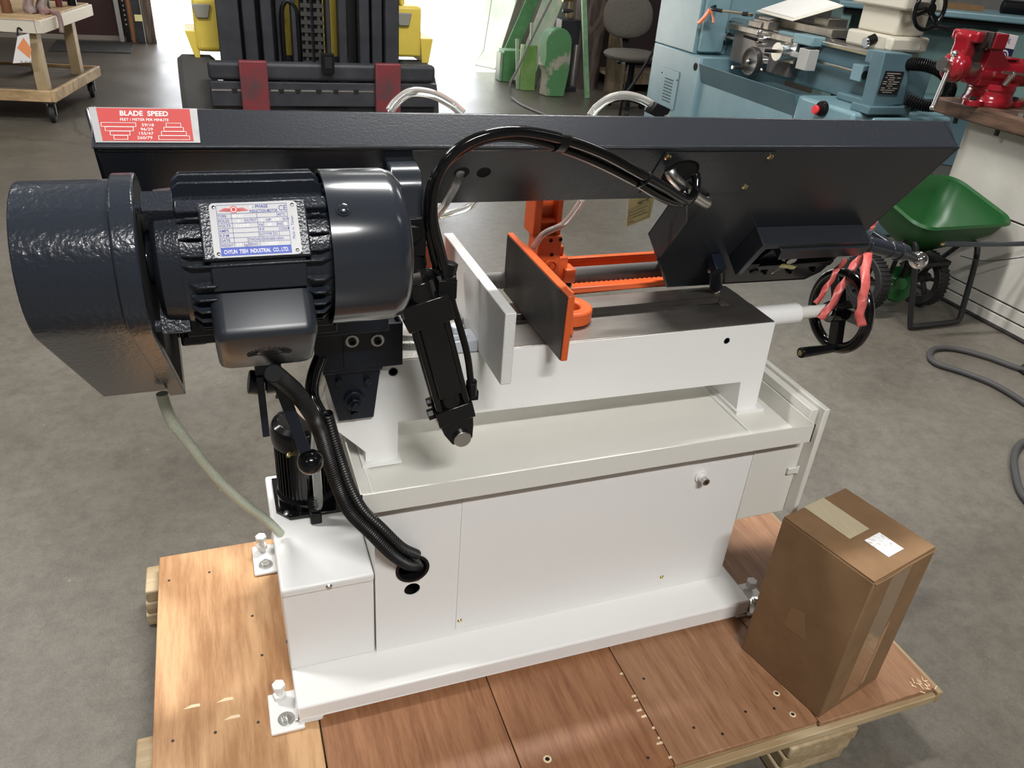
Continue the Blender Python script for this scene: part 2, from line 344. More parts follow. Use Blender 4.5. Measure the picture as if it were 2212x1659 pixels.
        if bevel:
            b = ob.modifiers.new('bevel', 'BEVEL'); b.width = bevel; b.segments = seg; b.limit_method = 'ANGLE'; b.angle_limit = math.radians(40)
        for q, val in props.items(): ob[q] = val
        return ob
ORG = {}
def smooth(pts, sub=6, closed=False):
    P = [V(p) for p in pts]; n = len(P)
    if n < 3 or sub <= 1: return P
    out = []
    rng = range(n) if closed else range(n-1)
    for i in rng:
        p1, p2 = P[i], P[(i+1) % n]
        p0 = P[i-1] if (closed or i > 0) else p1*2-p2
        p3 = P[(i+2) % n] if (closed or i < n-2) else p2*2-p1
        for j in range(sub):
            t = j/sub
            out.append(0.5*((2*p1)+(p2-p0)*t+(2*p0-5*p1+4*p2-p3)*t*t+(3*p1-p0-3*p2+p3)*t**3))
    if not closed: out.append(P[-1])
    return out
def thing(name, label, cat, loc=(0, 0, 0), group=None):
    o = bpy.data.objects.new(name, None); COL.objects.link(o); o.location = loc; o.empty_display_size = 0.1
    ORG[o.name] = V(loc); o['label'] = label; o['category'] = cat
    if group: o['group'] = group
    return o
def tag(o, label, cat, group=None):
    o['label'] = label; o['category'] = cat
    if group: o['group'] = group
    return o
def rrect(w, h, r, n=5):
    out = []
    for cx, cy, a in ((w/2-r, h/2-r, 0), (-w/2+r, h/2-r, PI/2), (-w/2+r, -h/2+r, PI), (w/2-r, -h/2+r, 1.5*PI)):
        for i in range(n+1): out.append((cx+r*math.cos(a+PI/2*i/n), cy+r*math.sin(a+PI/2*i/n)))
    return out

# ============================================================ SETTING
X, Y, Z = V((1, 0, 0)), V((0, 1, 0)), V((0, 0, 1))
MB().box((-7, -6, -0.12), (9, 11.35, 0)).build('floor', FLOORM, kind='structure')
MB().box((-7.2, -6.2, CEIL), (9.2, 11.4, CEIL+0.15)).build('ceiling', CEILM, kind='structure')
MB().box((-7.2, -6.2, 0), (-7, 11.35, CEIL)).build('wall_left', WALLM, kind='structure')
MB().box((9, -6.2, 0), (9.2, 11.35, CEIL)).build('wall_right', WALLM, kind='structure')
MB().box((-7, -6.2, 0), (9, -6, CEIL)).build('wall_front', WALLM, kind='structure')
b = MB(); b.box((-7, 11.2, 0), (-0.52, 11.4, CEIL)); b.box((3.75, 11.2, 0), (9, 11.4, CEIL)); b.box((-0.52, 11.2, 3.3), (3.75, 11.4, CEIL))
b.build('wall_back', WALLM, kind='structure')
MB().box((-60, 11.35, -0.14), (70, 90, -0.02)).build('yard_ground', YARD, kind='structure')
b = MB(); b.box((-30, 60, -0.02), (40, 60.3, 2.6)); b.build('wall_yard', WALLM, kind='structure')
# side door in the back wall, left of the opening
MB().box((-2.3, 11.165, 0.05), (-0.84, 11.2, 2.1)).build('door_1', MAROON, kind='structure')
b = MB(); b.box((-2.3, 11.14, 0.0), (-0.80, 11.2, 0.05)); b.box((-0.84, 11.15, 0.05), (-0.80, 11.2, 2.1)); b.build('trim_1', mat('door trim', (0.30, 0.27, 0.24), 0.6), kind='structure')
# ceiling lamps (they hang over and behind the view)
lamp_body = None
for i, (x, y, rz, pw) in enumerate(LAMPS):
    t = thing('ceiling_light', 'white ceiling strip light with long diffuser '+('over the left side of the band saw', 'directly over the band saw', 'over the engine lathe', 'over the wooden cart', 'in front of the doorway behind the forklift mast', 'behind the viewer and in front of the saw', 'over the near end of the workbench', 'over the near left corner of the floor')[i], 'lamp', (x, y, CEIL), 'ceiling strip lights')
    if lamp_body is None:
        b = MB(); b.box((x-0.75, y-0.12, CEIL-0.07), (x+0.75, y+0.12, CEIL)); lamp_body = b.build('lamp_housing', CEILM, t)
        b = MB(); b.box((x-0.72, y-0.10, CEIL-0.078), (x+0.72, y+0.10, CEIL-0.07)); lamp_dif = b.build('diffuser', mat('lit diffuser', (0.9, 0.9, 0.9), 0.5, emit=((1, 0.98, 0.95), 1.2)), t)
        offs = (lamp_body.location.copy(), lamp_dif.location.copy())
    else:
        for src, of in ((lamp_body, offs[0]), (lamp_dif, offs[1])):
            c = src.copy(); COL.objects.link(c); c.parent = t; c.location = of
    ld = bpy.data.lights.new('lamp', 'AREA'); ld.shape = 'RECTANGLE'; ld.size = 1.44; ld.size_y = 0.2; ld.energy = pw; ld.color = (1.0, 0.988, 0.972)
    lo = bpy.data.objects.new('lamp_light', ld); COL.objects.link(lo); lo.parent = t; lo.location = (0, 0, -0.09)

# ============================================================ BAND SAW
saw = thing('band_saw', 'large white and slate grey horizontal metal cutting band saw bolted on the plywood pallet', 'band saw', (0.56, 1.35, 0.15))
# --- base channel
b = MB()
b.box((0.033, 1.047, 0.166), (1.088, 1.60, 0.203)); b.box((0.033, 1.047, 0.1506), (0.082, 1.60, 0.166)); b.box((1.055, 1.047, 0.1506), (1.088, 1.60, 0.166))
base = b.build('base_channel', WHITE, saw, bevel=0.005)
b = MB(); b.cyl((0.002, 1.126, 0.158), (0.002, 1.126, 0.1585), 0.001)
def foot(x0, x1, y0, y1, xb, yb, xn, yn, hb=0.20):
    f = MB(); f.box((x0, y0, 0.1505), (x1, y1, 0.1585)); f.build('mounting_foot', WHITE, base, bevel=0.003)
    g = MB(); g.cyl((xb, yb, 0.1585), (xb, yb, hb), 0.0065); g.hexbolt((xb, yb, 0.168), Z, 0.0135, 0.011); g.hexbolt((xb, yb, hb-0.005), Z, 0.0135, 0.012); g.build('levelling_bolt', WHITE2, base, bevel=0.001)
    h = MB(); h.cyl((xn, yn, 0.1585), (xn, yn, 0.161), 0.0165); h.hexbolt((xn, yn, 0.161), Z, 0.0095, 0.009); h.cyl((xn, yn, 0.17), (xn, yn, 0.174), 0.005); h.build('anchor_bolt', ZINC, base, bevel=0.0008)
foot(-0.020, 0.045, 1.037, 1.132, 0.004, 1.112, 0.011, 1.064)
foot(-0.020, 0.033, 1.486, 1.588, 0.004, 1.566, 0.008, 1.514)
foot(1.088, 1.162, 1.045, 1.140, 1.142, 1.118, 1.128, 1.075, 0.180)
foot(1.088, 1.150, 1.486, 1.588, 1.128, 1.566, 1.128, 1.514)
# --- cabinet with two cable holes in its front sheet
b = MB()
for rect, c, r in (((0.207, 0.395, 0.38, 0.615), (0.282, 0.424), 0.029), ((0.207, 0.203, 0.38, 0.395), (0.282, 0.366), 0.0165)):
    b.holed(rect, c, r, (0, 1.140, 0), X, Z, (0, 0.003, 0))
b.box((0.38, 1.140, 0.203), (1.056, 1.143, 0.615)); b.box((0.207, 1.143, 0.203), (0.210, 1.58, 0.615)); b.box((1.053, 1.143, 0.203), (1.056, 1.58, 0.615))
b.box((0.207, 1.577, 0.203), (1.056, 1.58, 0.615))
cab = b.build('cabinet', WHITE, saw)
MB().box((0.212, 1.20, 0.21), (0.40, 1.21, 0.6)).build('inner_shade_sheet', HOLE, cab)  # black sheet stands in for the shade inside the cabinet
b = MB(); b.box((0.379, 1.1375, 0.2225), (0.9015, 1.1397, 0.612)); b.build('access_panel', WHITE, cab, bevel=0.0006)
b = MB(); b.rev((0.282, 1.1395, 0.424), (0, -1, 0), [(0.0285, -0.02), (0.0285, 0.0), (0.0285, 0.0025), (0.0345, 0.0025), (0.0345, 0.0)], 32); b.build('cable_grommet', BLACKM, cab)
for p in ((0.387, 1.1374, 0.247), (0.884, 1.1374, 0.247)):
    b = MB(); b.rev(p, (0, -1, 0), [(0.0, 0.0025), (0.003, 0.0025), (0.0055, 0.0)], 14); b.build('panel_screw', BRASS, cab)
b = MB(); p = V((0.927, 1.1396, 0.536)); b.cyl(p, p+V((0, -0.004, 0)), 0.0145); b.cyl(p+V((0, -0.004, 0)), p+V((0, -0.012, 0)), 0.0095); b.k = 1
b.cyl(p+V((0, -0.012, 0)), p+V((0, -0.024, 0)), 0.0085); b.k = 2; b.cyl(p+V((0, -0.024, 0)), p+V((0, -0.0245, 0)), 0.0035)
b.build('hose_fitting', [WHITE, ZINC, HOLE], cab, bevel=0.001)
# --- side box with hinged door on the right
b = MB(); b.box((1.0565, 1.137, 0.385), (1.188, 1.60, 0.612)); b.box((1.168, 1.125, 0.612), (1.188, 1.60, 0.682)); sb = b.build('side_box', CREAM, saw, bevel=0.002)
b = MB(); b.box((1.1885, 1.108, 0.394), (1.203, 1.62, 0.690)); b.build('box_door', CREAM, sb, bevel=0.0025)
b = MB(); c = (1.176,1.135,0.512)
b.obox(V(c)+V((0, -0.003, 0)), (0.016, 0, 0.0), (0, 0.003, 0), (0, 0, 0.008)); b.tube([V(c)+V((0.006, -0.004, 0.009)), V(c)+V((0.022, -0.006, 0.011)), V(c)+V((0.034, -0.006, 0.004)), V(c)+V((0.028, -0.006, -0.006)), V(c)+V((0.010, -0.005, -0.008))], 0.0016, 8)
b.build('toggle_latch', CREAM, sb, bevel=0.001)
# --- chip tray
b = MB()
x0, x1, y0, y1, z0, z1 = 0.177, 1.166, 1.100, 1.60, 0.616, 0.660
b.box((x0, y0, z0), (x1, y0+0.003, z1)); b.box((x0, y1-0.003, z0), (x1, y1, z1)); b.box((x0, y0, z0), (x0+0.003, y1, z1)); b.box((x1-0.003, y0, z0), (x1, y1, z1))
b.add([(x0, y0, z0), (x1, y0, z0), (x1, y1, z0), (x0, y1, z0), (0.216, 1.150, 0.613), (1.140, 1.150, 0.613), (1.140, 1.55, 0.613), (0.216, 1.55, 0.613),
       (0.216, 1.235, 0.609), (1.140, 1.235, 0.609)],
      [(0, 1, 5, 4), (1, 2, 6, 9, 5), (2, 3, 7, 6), (3, 0, 4, 8, 7), (4, 5, 9, 8), (8, 9, 6, 7)])
b.build('chip_tray', CREAM, saw, smooth_angle=5)
# --- coolant tank, lid, pump
b = MB(); b.box((0.031, 1.143, 0.203), (0.2045, 1.50, 0.412)); tank = b.build('coolant_tank', WHITE, saw, bevel=0.003)
b = MB(); b.box((0.027, 1.139, 0.408), (0.2055, 1.508, 0.430)); b.build('tank_lid', WHITE, tank, bevel=0.006, seg=3)
for p in ((0.117, 1.1388, 0.418), (0.0305, 1.165, 0.262)):
    ax = (0, -1, 0) if p[0] > 0.1 else (-1, 0, 0)
    b = MB(); b.rev(p, ax, [(0.0, 0.003), (0.004, 0.003), (0.0068, 0.0)], 14); b.build('lid_screw', ZINC, tank)
pc = V((0.1105, 1.415, 0.43)); b = MB()
b.prism([(-0.070, -0.045), (-0.045, -0.075), (0.062, -0.075), (0.092, -0.045), (0.092, 0.07), (-0.070, 0.07)], pc, X, Y, (0, 0, 0.008))
b.rev(pc, Z, [(0.0, 0.008), (0.064, 0.008), (0.064, 0.024), (0.055, 0.032), (0.055, 0.150), (0.063, 0.151), (0.0655, 0.164), (0.0655, 0.186), (0.061, 0.197), (0.048, 0.203), (0.046, 0.200), (0.0, 0.201)], 48)
pump = b.build('coolant_pump', BLACK, saw, bevel=0.001)
b = MB()
for i in range(44):
    a = 2*PI*i/44; d = V((math.cos(a), math.sin(a), 0)); b.obox(pc+d*0.0575+V((0, 0, 0.091)), d*0.0035, d.cross(Z)*0.0011, (0, 0, 0.057))
b.build('cooling_fins', BLACK, pump, kind='stuff')
for q in ((-0.050, -0.060, 0.008), (0.072, -0.052, 0.008)):
    b = MB(); b.rev(pc+V(q), Z, [(0.0065, 0.0), (0.0065, 0.002), (0.004, 0.005), (0, 0.005)], 14); b.build('pump_screw', ZINC, pump)
b = MB(); b.rev(pc+V((-0.0325, -0.0555, 0.158)), V((-0.5, -0.86, 0)), [(0.005, 0.0), (0.005, 0.008), (0.003, 0.011), (0, 0.011)], 14); b.build('case_screw', BRASS, pump)
b = MB(); e = V((0.117, 1.325, 0.440)); b.box(e+V((-0.012, -0.014, -0.008)), e+V((0.012, 0.030, 0.018))); b.cyl(e+V((0, 0, 0.018)), e+V((0, 0, 0.028)), 0.0085); b.build('outlet_elbow', BLACKM, pump, bevel=0.003)
b = MB(); b.tube([e+V((0, 0, 0.03)), [(0.125,1.325,0.479)][0], [(0.123,1.310,0.603)][0], [(0.126,1.290,0.682)][0], [(0.120,1.260,0.750)][0], [(0.149,1.270,0.824)][0]], 0.0095, 12)
b.build('coolant_hose', CLEAR, pump)
b = MB()
for i in range(4): b.rev(e+V((0, 0, 0.03+i*0.006)), Z, [(0.0098, 0), (0.0115, 0.002), (0.0098, 0.004)], 14)
b.build('hose_barb', BLACKM, pump)
# drain hose hanging from the belt guard to the tank lid
b = MB(); b.tube([(-0.114,1.120,0.899),(-0.113,1.120,0.881),(-0.108,1.130,0.841),(-0.093,1.140,0.797),(-0.074,1.170,0.726),(-0.048,1.205,0.646),(-0.017,1.235,0.573),(0.017,1.262,0.507),(0.042,1.285,0.446)], 0.0088, 14); b.build('drain_hose', GREENH, saw)
# --- bed casting
b = MB()
prof = [(0.153, 0.735), (0.155, 0.709), (0.213, 0.645), (0.213, 0.621), (0.276, 0.619), (0.277, 0.705), (1.064, 0.695), (1.072, 0.619), (1.124, 0.619), (1.124, 0.640), (1.118, 0.800), (0.153, 0.800)]
prof2 = prof[:-2]+[(1.1165, 0.8405), (0.153, 0.8405)]
b.prism(prof2, (0, 1.25, 0), X, Z, (0, 0.012, 0)); b.prism(prof, (0, 1.262, 0), X, Z, (0, 0.176, 0)); b.prism(prof2, (0, 1.438, 0), X, Z, (0, 0.012, 0))
b.box((1.106, 1.262, 0.80), (1.1165, 1.438, 0.8405)); b.box((0.153, 1.262, 0.80), (0.165, 1.438, 0.8405))
b.box((0.205, 1.24, 0.613), (0.282, 1.46, 0.620)); b.box((1.066, 1.24, 0.611), (1.142, 1.46, 0.620))
bed = b.build('saw_bed', WHITE2, saw, bevel=0.0012)
b = MB(); b.box((0.43, 1.2515, 0.826), (1.115, 1.345, 0.8425)); b.box((0.43, 1.393, 0.826), (1.115, 1.4485, 0.8425)); b.box((1.062, 1.345, 0.826), (1.115, 1.393, 0.8425)); b.cyl((1.062, 1.369, 0.82), (1.062, 1.369, 0.8424), 0.0)
b.build('machined_table', TABLE, bed, bevel=0.001)
MB().box((0.43, 1.345, 0.801), (1.062, 1.393, 0.806)).build('slot_floor', DKIRON, bed)
b = MB(); b.box((0.16, 1.2515, 0.826), (0.43, 1.4485, 0.8425)); b.build('swivel_seat', CASTGREY, bed)
for p, r in (((0.268,1.250,0.818), 0.008), ((0.999,1.250,0.807), 0.0065)):
    b = MB(); b.rev(p, (0, -1, 0), [(r, -0.02), (r, 0), (r*1.15, 0.0003)], 18); b.cyl(V(p)+V((0, 0.0002, 0)), p, r*0.98); b.build('tapped_hole', DKIRON, bed)
# swivel turntable with degree ring
b = MB(); b.rev((0.335, 1.40, 0.8425), Z, [(0.118, 0), (0.118, 0.012), (0.108, 0.016), (0.108, 0.024), (0.0, 0.024)], 48); sw = b.build('swivel_turntable', CASTGREY, saw, bevel=0.001)
b = MB()
for i in range(60):
    a = -PI*0.95+PI*0.9*i/60; L_ = 0.007 if i % 5 == 0 else 0.0045
    p = V((0.335+0.1183*math.cos(a), 1.40+0.1183*math.sin(a), 0.8425+0.011-L_/2)); t = V((-math.sin(a), math.cos(a), 0)); b.obox(p, t*0.0004, V((math.cos(a), math.sin(a), 0))*0.0003, (0, 0, L_/2))
b.build('degree_ticks', INKD, sw, kind='stuff')
# --- rear fixed jaw (raw white) and front moving jaw (orange)
b = MB(); b.prism([(0, 0.845), (0.395, 0.845), (0.395, 0.985), (0, 0.985)], (0.431, 1.117, 0), Y, Z, (0.0205, 0, 0))
jaw1 = b.build('fixed_vise_jaw', mat('bare cast jaw', (0.72, 0.72, 0.69), 0.5, col2=(0.62, 0.62, 0.60), scale=5, bump=0.7, bscale=220, bdist=0.0012), saw, bevel=0.002)
b = MB(); b.box((0.372, 1.25, 0.843), (0.431, 1.30, 0.868)); b.box((0.378, 1.256, 0.868), (0.412, 1.292, 0.878)); b.hexbolt((0.395, 1.274, 0.878), Z, 0.0145, 0.013); b.build('jaw_lug', mat('pale grey casting', (0.50, 0.53, 0.57), 0.45, bump=0.3), jaw1, bevel=0.002)
b = MB(); b.prism([(0, 0.846), (0.335, 0.846), (0.335, 0.980), (0, 0.980)], (0.572, 1.174, 0), Y, Z, (0.013, 0, 0)); b.prism([(0.03, 0.846), (0.30, 0.846), (0.28, 0.978), (0.05, 0.978)], (0.585, 1.174, 0), Y, Z, (0.006, 0, 0)); b.prism([(0.10, 0.846), (0.20, 0.846), (0.17, 0.93), (0.12, 0.93)], (0.591, 1.174, 0), Y, Z, (0.05, 0, 0))
jaw2 = b.build('moving_vise_jaw', ORANGE, saw, bevel=0.0015)
b = MB(); b.prism([(0.004, 0.847), (0.331, 0.847), (0.331, 0.976), (0.004, 0.976)], (0.5705, 1.174, 0), Y, Z, (0.0016, 0, 0)); b.build('jaw_face', mat('bare jaw iron', (0.060, 0.055, 0.052), 0.42, 0.6, col2=(0.032, 0.030, 0.030), scale=8), jaw2)
b = MB(); c = V((0.664, 1.353, 0.8435)); b.rev(c, Z, [(0.046, 0), (0.048, 0.002), (0.048, 0.026), (0.044, 0.03), (0.026, 0.03), (0.022, 0.026), (0.022, 0.0)], 36); b.build('jaw_ring', ORANGE, jaw2, bevel=0.001)
b = MB(); c = V((c.x-0.012, c.y+0.014, c.z)); b.hexbolt(c+V((0.004, 0.006, 0.030)), Z, 0.013, 0.010); b.cyl(c+V((0.004, 0.006, 0)), c+V((0.004, 0.006, 0.03)), 0.009); b.rev(c+V((0.004, 0.006, 0.04)), Z, [(0.0105, 0), (0.0105, 0.01), (0.008, 0.014), (0, 0.014)], 18); b.build('clamp_bolt', CHROME, jaw2)
# --- vise screw tube and handwheel
b = MB(); b.cyl((1.116, 1.35, 0.803), (1.262, 1.35, 0.803), 0.0245, n=32); b.build('screw_tube', WHITE, saw, bevel=0.003)
b = MB(); b.cyl((1.262, 1.35, 0.803), (1.352, 1.35, 0.803), 0.0155, n=28); b.build('screw_sleeve', mat('milky nylon', (0.66, 0.65, 0.60), 0.3, spec=0.5), saw)
hc = V((1.392, 1.352, 0.797)); b = MB()
b.tube([hc+V((0, 0.092*math.cos(2*PI*i/24), 0.092*math.sin(2*PI*i/24))) for i in range(24)], 0.0138, 14, 3, closed=True)
b.cyl(hc+V((-0.036, 0, 0)), hc+V((0.020, 0, 0)), 0.026, n=28)
for a in (172, 258, 62):
    d = V((0, math.cos(math.radians(a)), math.sin(math.radians(a)))); n_ = V((0, -d.z, d.y))
    b.obox(hc+d*0.055, d*0.036, n_*0.0145, (0.011, 0, 0))
hw = b.build('handwheel', BLACK, saw, bevel=0.002)
hp_ = hc+V((0, -0.030, -0.087))
b = MB(); b.cyl(hp_+V((-0.014, 0, 0)), hp_+V((-0.115, -0.003, 0)), 0.0105, 0.0135, n=24); b.build('crank_handle', BLACK, hw, bevel=0.002)
b = MB(); q = hp_+V((-0.1152, -0.003, 0)); b.cyl(q, q+V((-0.0015, 0, 0)), 0.007); b.obox(q+V((-0.0018, 0, 0)), (0.0004, 0, 0), (0, 0.001, 0), (0, 0, 0.0065)); b.build('brass_screw', BRASS, hw)

# ------------------------------------------------------------ saw head (tilted about its long axis)
TH = math.radians(35.5)
B0 = V((0, 1.16, 1.248)); dV = V((0, math.sin(TH), -math.cos(TH))); dW = V((0, math.cos(TH), math.sin(TH)))
EU = X+dV*0.0197; OH = B0-dV*0.0197*0.6155
def H(u, v, w=0.0): return OH+EU*u+dV*v+dW*w
b = MB()
poly = [(-0.147, 0), (1.376, 0), (1.376, 0.452), (1.352, 0.490), (0.950, 0.482), (0.868, 0.36), (0.868, 0.22), (0.826, 0.139), (0.26, 0.139), (0.235, 0.30), (0.17, 0.40), (-0.08, 0.40), (-0.147, 0.34)]
b.prism(poly, OH, EU, dV, dW*0.006)
b.prism([(0.255, 0.0), (0.83, 0.0), (0.83, 0.075), (0.255, 0.075)], OH+dV*0.139, EU, dW, -dV*0.006)        # lower beam flange
b.prism([(0.0, 0.0), (0.455, 0.0), (0.455, 0.07), (0.0, 0.07)], OH+EU*1.376, dV, dW, -EU*0.006)
b.prism([(0.0, 0.0), (0.34, 0.0), (0.34, 0.07), (0.0, 0.07)], OH-EU*0.147, dV, dW, EU*0.006)
b.prism([(0.139, 0.0), (0.36, 0.0), (0.36, 0.07), (0.139, 0.07)], OH+EU*0.868, dV, dW, EU*0.006)
b.prism([(0.868, 0.36), (0.950, 0.482), (1.352, 0.490), (1.376, 0.452), (1.370, 0.452), (1.348, 0.484), (0.954, 0.476), (0.874, 0.36)], OH, EU, dV, dW*0.07)
b.prism([(-0.147, 0.003), (1.376, 0.003), (1.376, 0.452), (1.352, 0.490), (0.950, 0.482), (0.868, 0.36), (0.868, 0.139), (0.26, 0.139), (0.235, 0.30), (0.17, 0.40), (-0.08, 0.40), (-0.147, 0.34)], OH+dW*0.066, EU, dV, dW*0.004)
head = b.build('saw_head', NAVY, saw, bevel=0.0035, seg=3)
b = MB(); b.prism([(-0.1447, 0.0), (1.376, 0.0), (1.3895, 0.0705), (-0.156, 0.069)], OH, EU, dW, dV*0.012); b.build('back_flange', NAVY, head, bevel=0.005, seg=3)
# cable port cover with four screws
b = MB(); b.holed((0.716, 0.010, 0.945, 0.122), (0.772, 0.064), 0.0345, OH-dW*0.0022, EU, dV, dW*0.002); cov = b.build('port_cover', NAVY, head, bevel=0.0004)
b = MB(); b.cyl(H(0.772, 0.064, -0.0004), H(0.772, 0.064, -0.0001), 0.0342, n=32); b.build('port_opening', HOLE, head)
for u, v in ((0.725, 0.021), (0.937, 0.021), (0.935, 0.106), (0.725, 0.109)):
    b = MB(); b.rev(H(u, v, -0.0023), -dW, [(0.0062, 0), (0.0062, 0.0015), (0.004, 0.0035), (0, 0.0035)], 16); p = H(u, v, -0.0059); b.k = 1; b.obox(p, EU*0.0009, dV*0.005, dW*0.0003); b.build('cover_screw', [BRASS, DKIRON], head)
for u, v, r in ((0.367, 0.060, 0.0115), (0.404, 0.060, 0.0105)):
    b = MB(); b.cyl(H(u, v, -0.0003), H(u, v, 0.0), r, n=24); b.rev(H(u, v, 0), -dW, [(r, 0), (r+0.0008, 0.0004), (r+0.0015, 0)], 24); b.build('tube_hole', HOLE, head)
# blade speed plate on the back flange
Pn = -dV
def HS(u, w, o=0.0): return H(u, 0, w)+Pn*o
LX = EU; LY = dW
b = MB(); b.prism([(-0.1433, 0.0070), (-0.0158, 0.0069), (-0.0155, 0.0665), (-0.1500, 0.0660)], OH+Pn*0.0002, EU, dW, Pn*0.0006); sp = b.build('blade_speed_plate', FOIL, head)
b = MB(); b.prism([(-0.1350, 0.0095), (-0.0240, 0.0093), (-0.0252, 0.0650), (-0.1410, 0.0647)], OH+Pn*0.0008, EU, dW, Pn*0.0002); b.build('red_field', REDSIGN, sp)
b = MB(); o_ = 0.0012
cx = -0.0830
b.text('BLADE  SPEED', HS(cx, 0.0520, o_), EU, dW, 0.0118, align='CENTER', bold=0.022, sx=0.82)
b.text('FEET / METER PER MINUTE', HS(cx, 0.0430, o_), EU, dW, 0.0066, align='CENTER', sx=0.78)
for i, tx in enumerate(('59/18', '96/29', '155/47', '260/79')):
    b.text(tx, HS(cx+0.0035-i*0.0016, 0.0340-i*0.0072, o_), EU, dW, 0.0068, align='CENTER', sx=1.0)
def outline(x0, x1, w0, w1):
    for (a0, b0, a1, b1) in ((x0, w0, x1, w0+0.0006), (x0, w1-0.0006, x1, w1), (x0, w0, x0+0.0006, w1), (x1-0.0006, w0, x1, w1)):
        b.prism([(a0, b0), (a1, b0), (a1, b1), (a0, b1)], OH+Pn*o_, EU, dW, Pn*0.0001)
for i in range(4):
    w1 = 0.0400-i*0.0072
    hwid = (0.0212, 0.0172, 0.0122, 0.0085)[i]; c_ = -0.1150+i*0.0006; outline(c_-hwid, c_+hwid, w1-0.0072, w1)
    hwid = (0.0095, 0.0125, 0.0158, 0.0195)[i]; c_ = -0.0475-i*0.0002; outline(c_-hwid, c_+hwid, w1-0.0072, w1)
b.build('lettering', INKW, sp)
# tension slide housing on the right end
b = MB()
b.prism([(1.050, 0.245), (1.322, 0.251), (1.345, 0.254), (1.345, 0.266), (1.066, 0.262), (1.066, 0.362), (1.050, 0.362)], OH, EU, dV, -dW*0.046)
b.prism([(1.104, 0.262), (1.352, 0.266), (1.352, 0.300), (1.120, 0.298)], OH, EU, dV, -dW*0.052); b.prism([(1.125, 0.298), (1.365, 0.300), (1.365, 0.318), (1.135, 0.316)], OH, EU, dV, -dW*0.022)
b.prism([(1.125, 0.371), (1.342, 0.369), (1.342, 0.387), (1.125, 0.389)], OH, EU, dV, -dW*0.022)
ten = b.build('tension_housing', NAVY, head, bevel=0.0015)
b = MB(); b.prism([(1.15, 0.316), (1.345, 0.316), (1.345, 0.372), (1.13, 0.372)], OH-dW*0.001, EU, dV, -dW*0.006); b.build('tension_slide', BLUEBLK, head, bevel=0.002)
for u, v, w_ in ((1.169, 0.308, -0.022), (1.245, 0.308, -0.022), (1.320, 0.309, -0.022), (1.190, 0.430, 0.0), (1.265, 0.434, 0.0), (1.335, 0.434, 0.0)):
    b = MB(); b.hexbolt(H(u, v, w_), -dW, 0.0085, 0.006); b.cyl(H(u, v, w_-0.006), H(u, v, w_-0.011), 0.004); b.build('gib_screw', BLACKM, head, bevel=0.0005)
b = MB(); p = H(1.200, 0.346, -0.007); b.cyl(p, p-dW*0.010, 0.019, n=28); b.k = 1; b.cyl(p-dW*0.010, p-dW*0.022, 0.012); b.build('shaft_washer', [ZINC, STEEL], head, bevel=0.0008)
b = MB()
for i in range(7): b.obox(p+dV*(0.014+0.002*i)-dW*(0.022+0.002*random.random())+EU*(-0.018+0.0065*i), EU*(0.005+0.002*random.random()), dV*0.006, (EU*0.3+dW)*0.0012)
b.tube([p+dV*0.02-dW*0.022-EU*0.012, p+dV*0.032-dW*0.024-EU*0.02, p+dV*0.036-dW*0.03-EU*0.035], 0.0009, 6)
tag(b.build('torn_yellow_tag', YELLOWP), 'torn scrap of yellow tag wired round the washer on the tension slide', 'tag')
b = MB(); p = H(1.128, 0.392, -0.0005); b.cyl(p, V(p)-dW*0.022, 0.009); b.hexbolt(V(p)-dW*0.016, -dW, 0.011, 0.010); b.obox(H(1.112, 0.372, -0.012), EU*0.013, dV*0.013, dW*0.011); b.build('slide_stop_screw', BLACKM, head, bevel=0.001)
b = MB(); q = H(1.005, 0.352, -0.020); qe = V((1.073,1.424,0.843)); ql = (qe-q); qn = ql.normalized(); q1_ = qe-qn*0.028; b.cyl(q, q1_, 0.0150, n=20); b.cyl(q1_, qe-qn*0.012, 0.0105); b.obox(q, EU*0.013, dV*0.012, dW*0.019); b.k = 1; b.hexbolt(qe, -qn, 0.0125, 0.012); b.k = 2; b.cyl(q+qn*0.032-X*0.014, q+qn*0.032-X*0.021, 0.005)
b.build('stop_bolt', [BLUEBLK, STEEL, STEEL], head, bevel=0.001)
# blade tension handle with ball ended lever arms
hb = V((1.460,1.400,0.946)); hx = V((1.577,1.400,0.918)); kb = V((1.646,1.400,0.893))
b = MB(); b.hexbolt(hb+V((-0.022, 0, 0.006)), X, 0.021, 0.020); b.cyl(hb, hx, 0.0195, n=24); b.rev(hb+(hx-hb)*0.62, (hx-hb), [(0.0195, 0), (0.0215, 0.001), (0.0215, 0.003), (0.0195, 0.004)], 24); ball_c = hx
b.cyl(hx+V((-0.012, 0, 0.004)), hx+V((0.016, 0, -0.003)), 0.0235, 0.020, n=24)
th = b.build('tension_handle', NAVY3, saw, bevel=0.002)
b = MB(); b.cyl(hx+V((0.006, -0.004, 0)), kb, 0.013, 0.0105, n=18); b.cyl(hx+V((0.0, 0.006, 0.004)), V((1.530,1.460,0.951)), 0.010, 0.008, n=18); b.k = 1; b.ball(kb, 0.0225, 24); b.build('lever_arms', [NAVY3, CHROME], th)
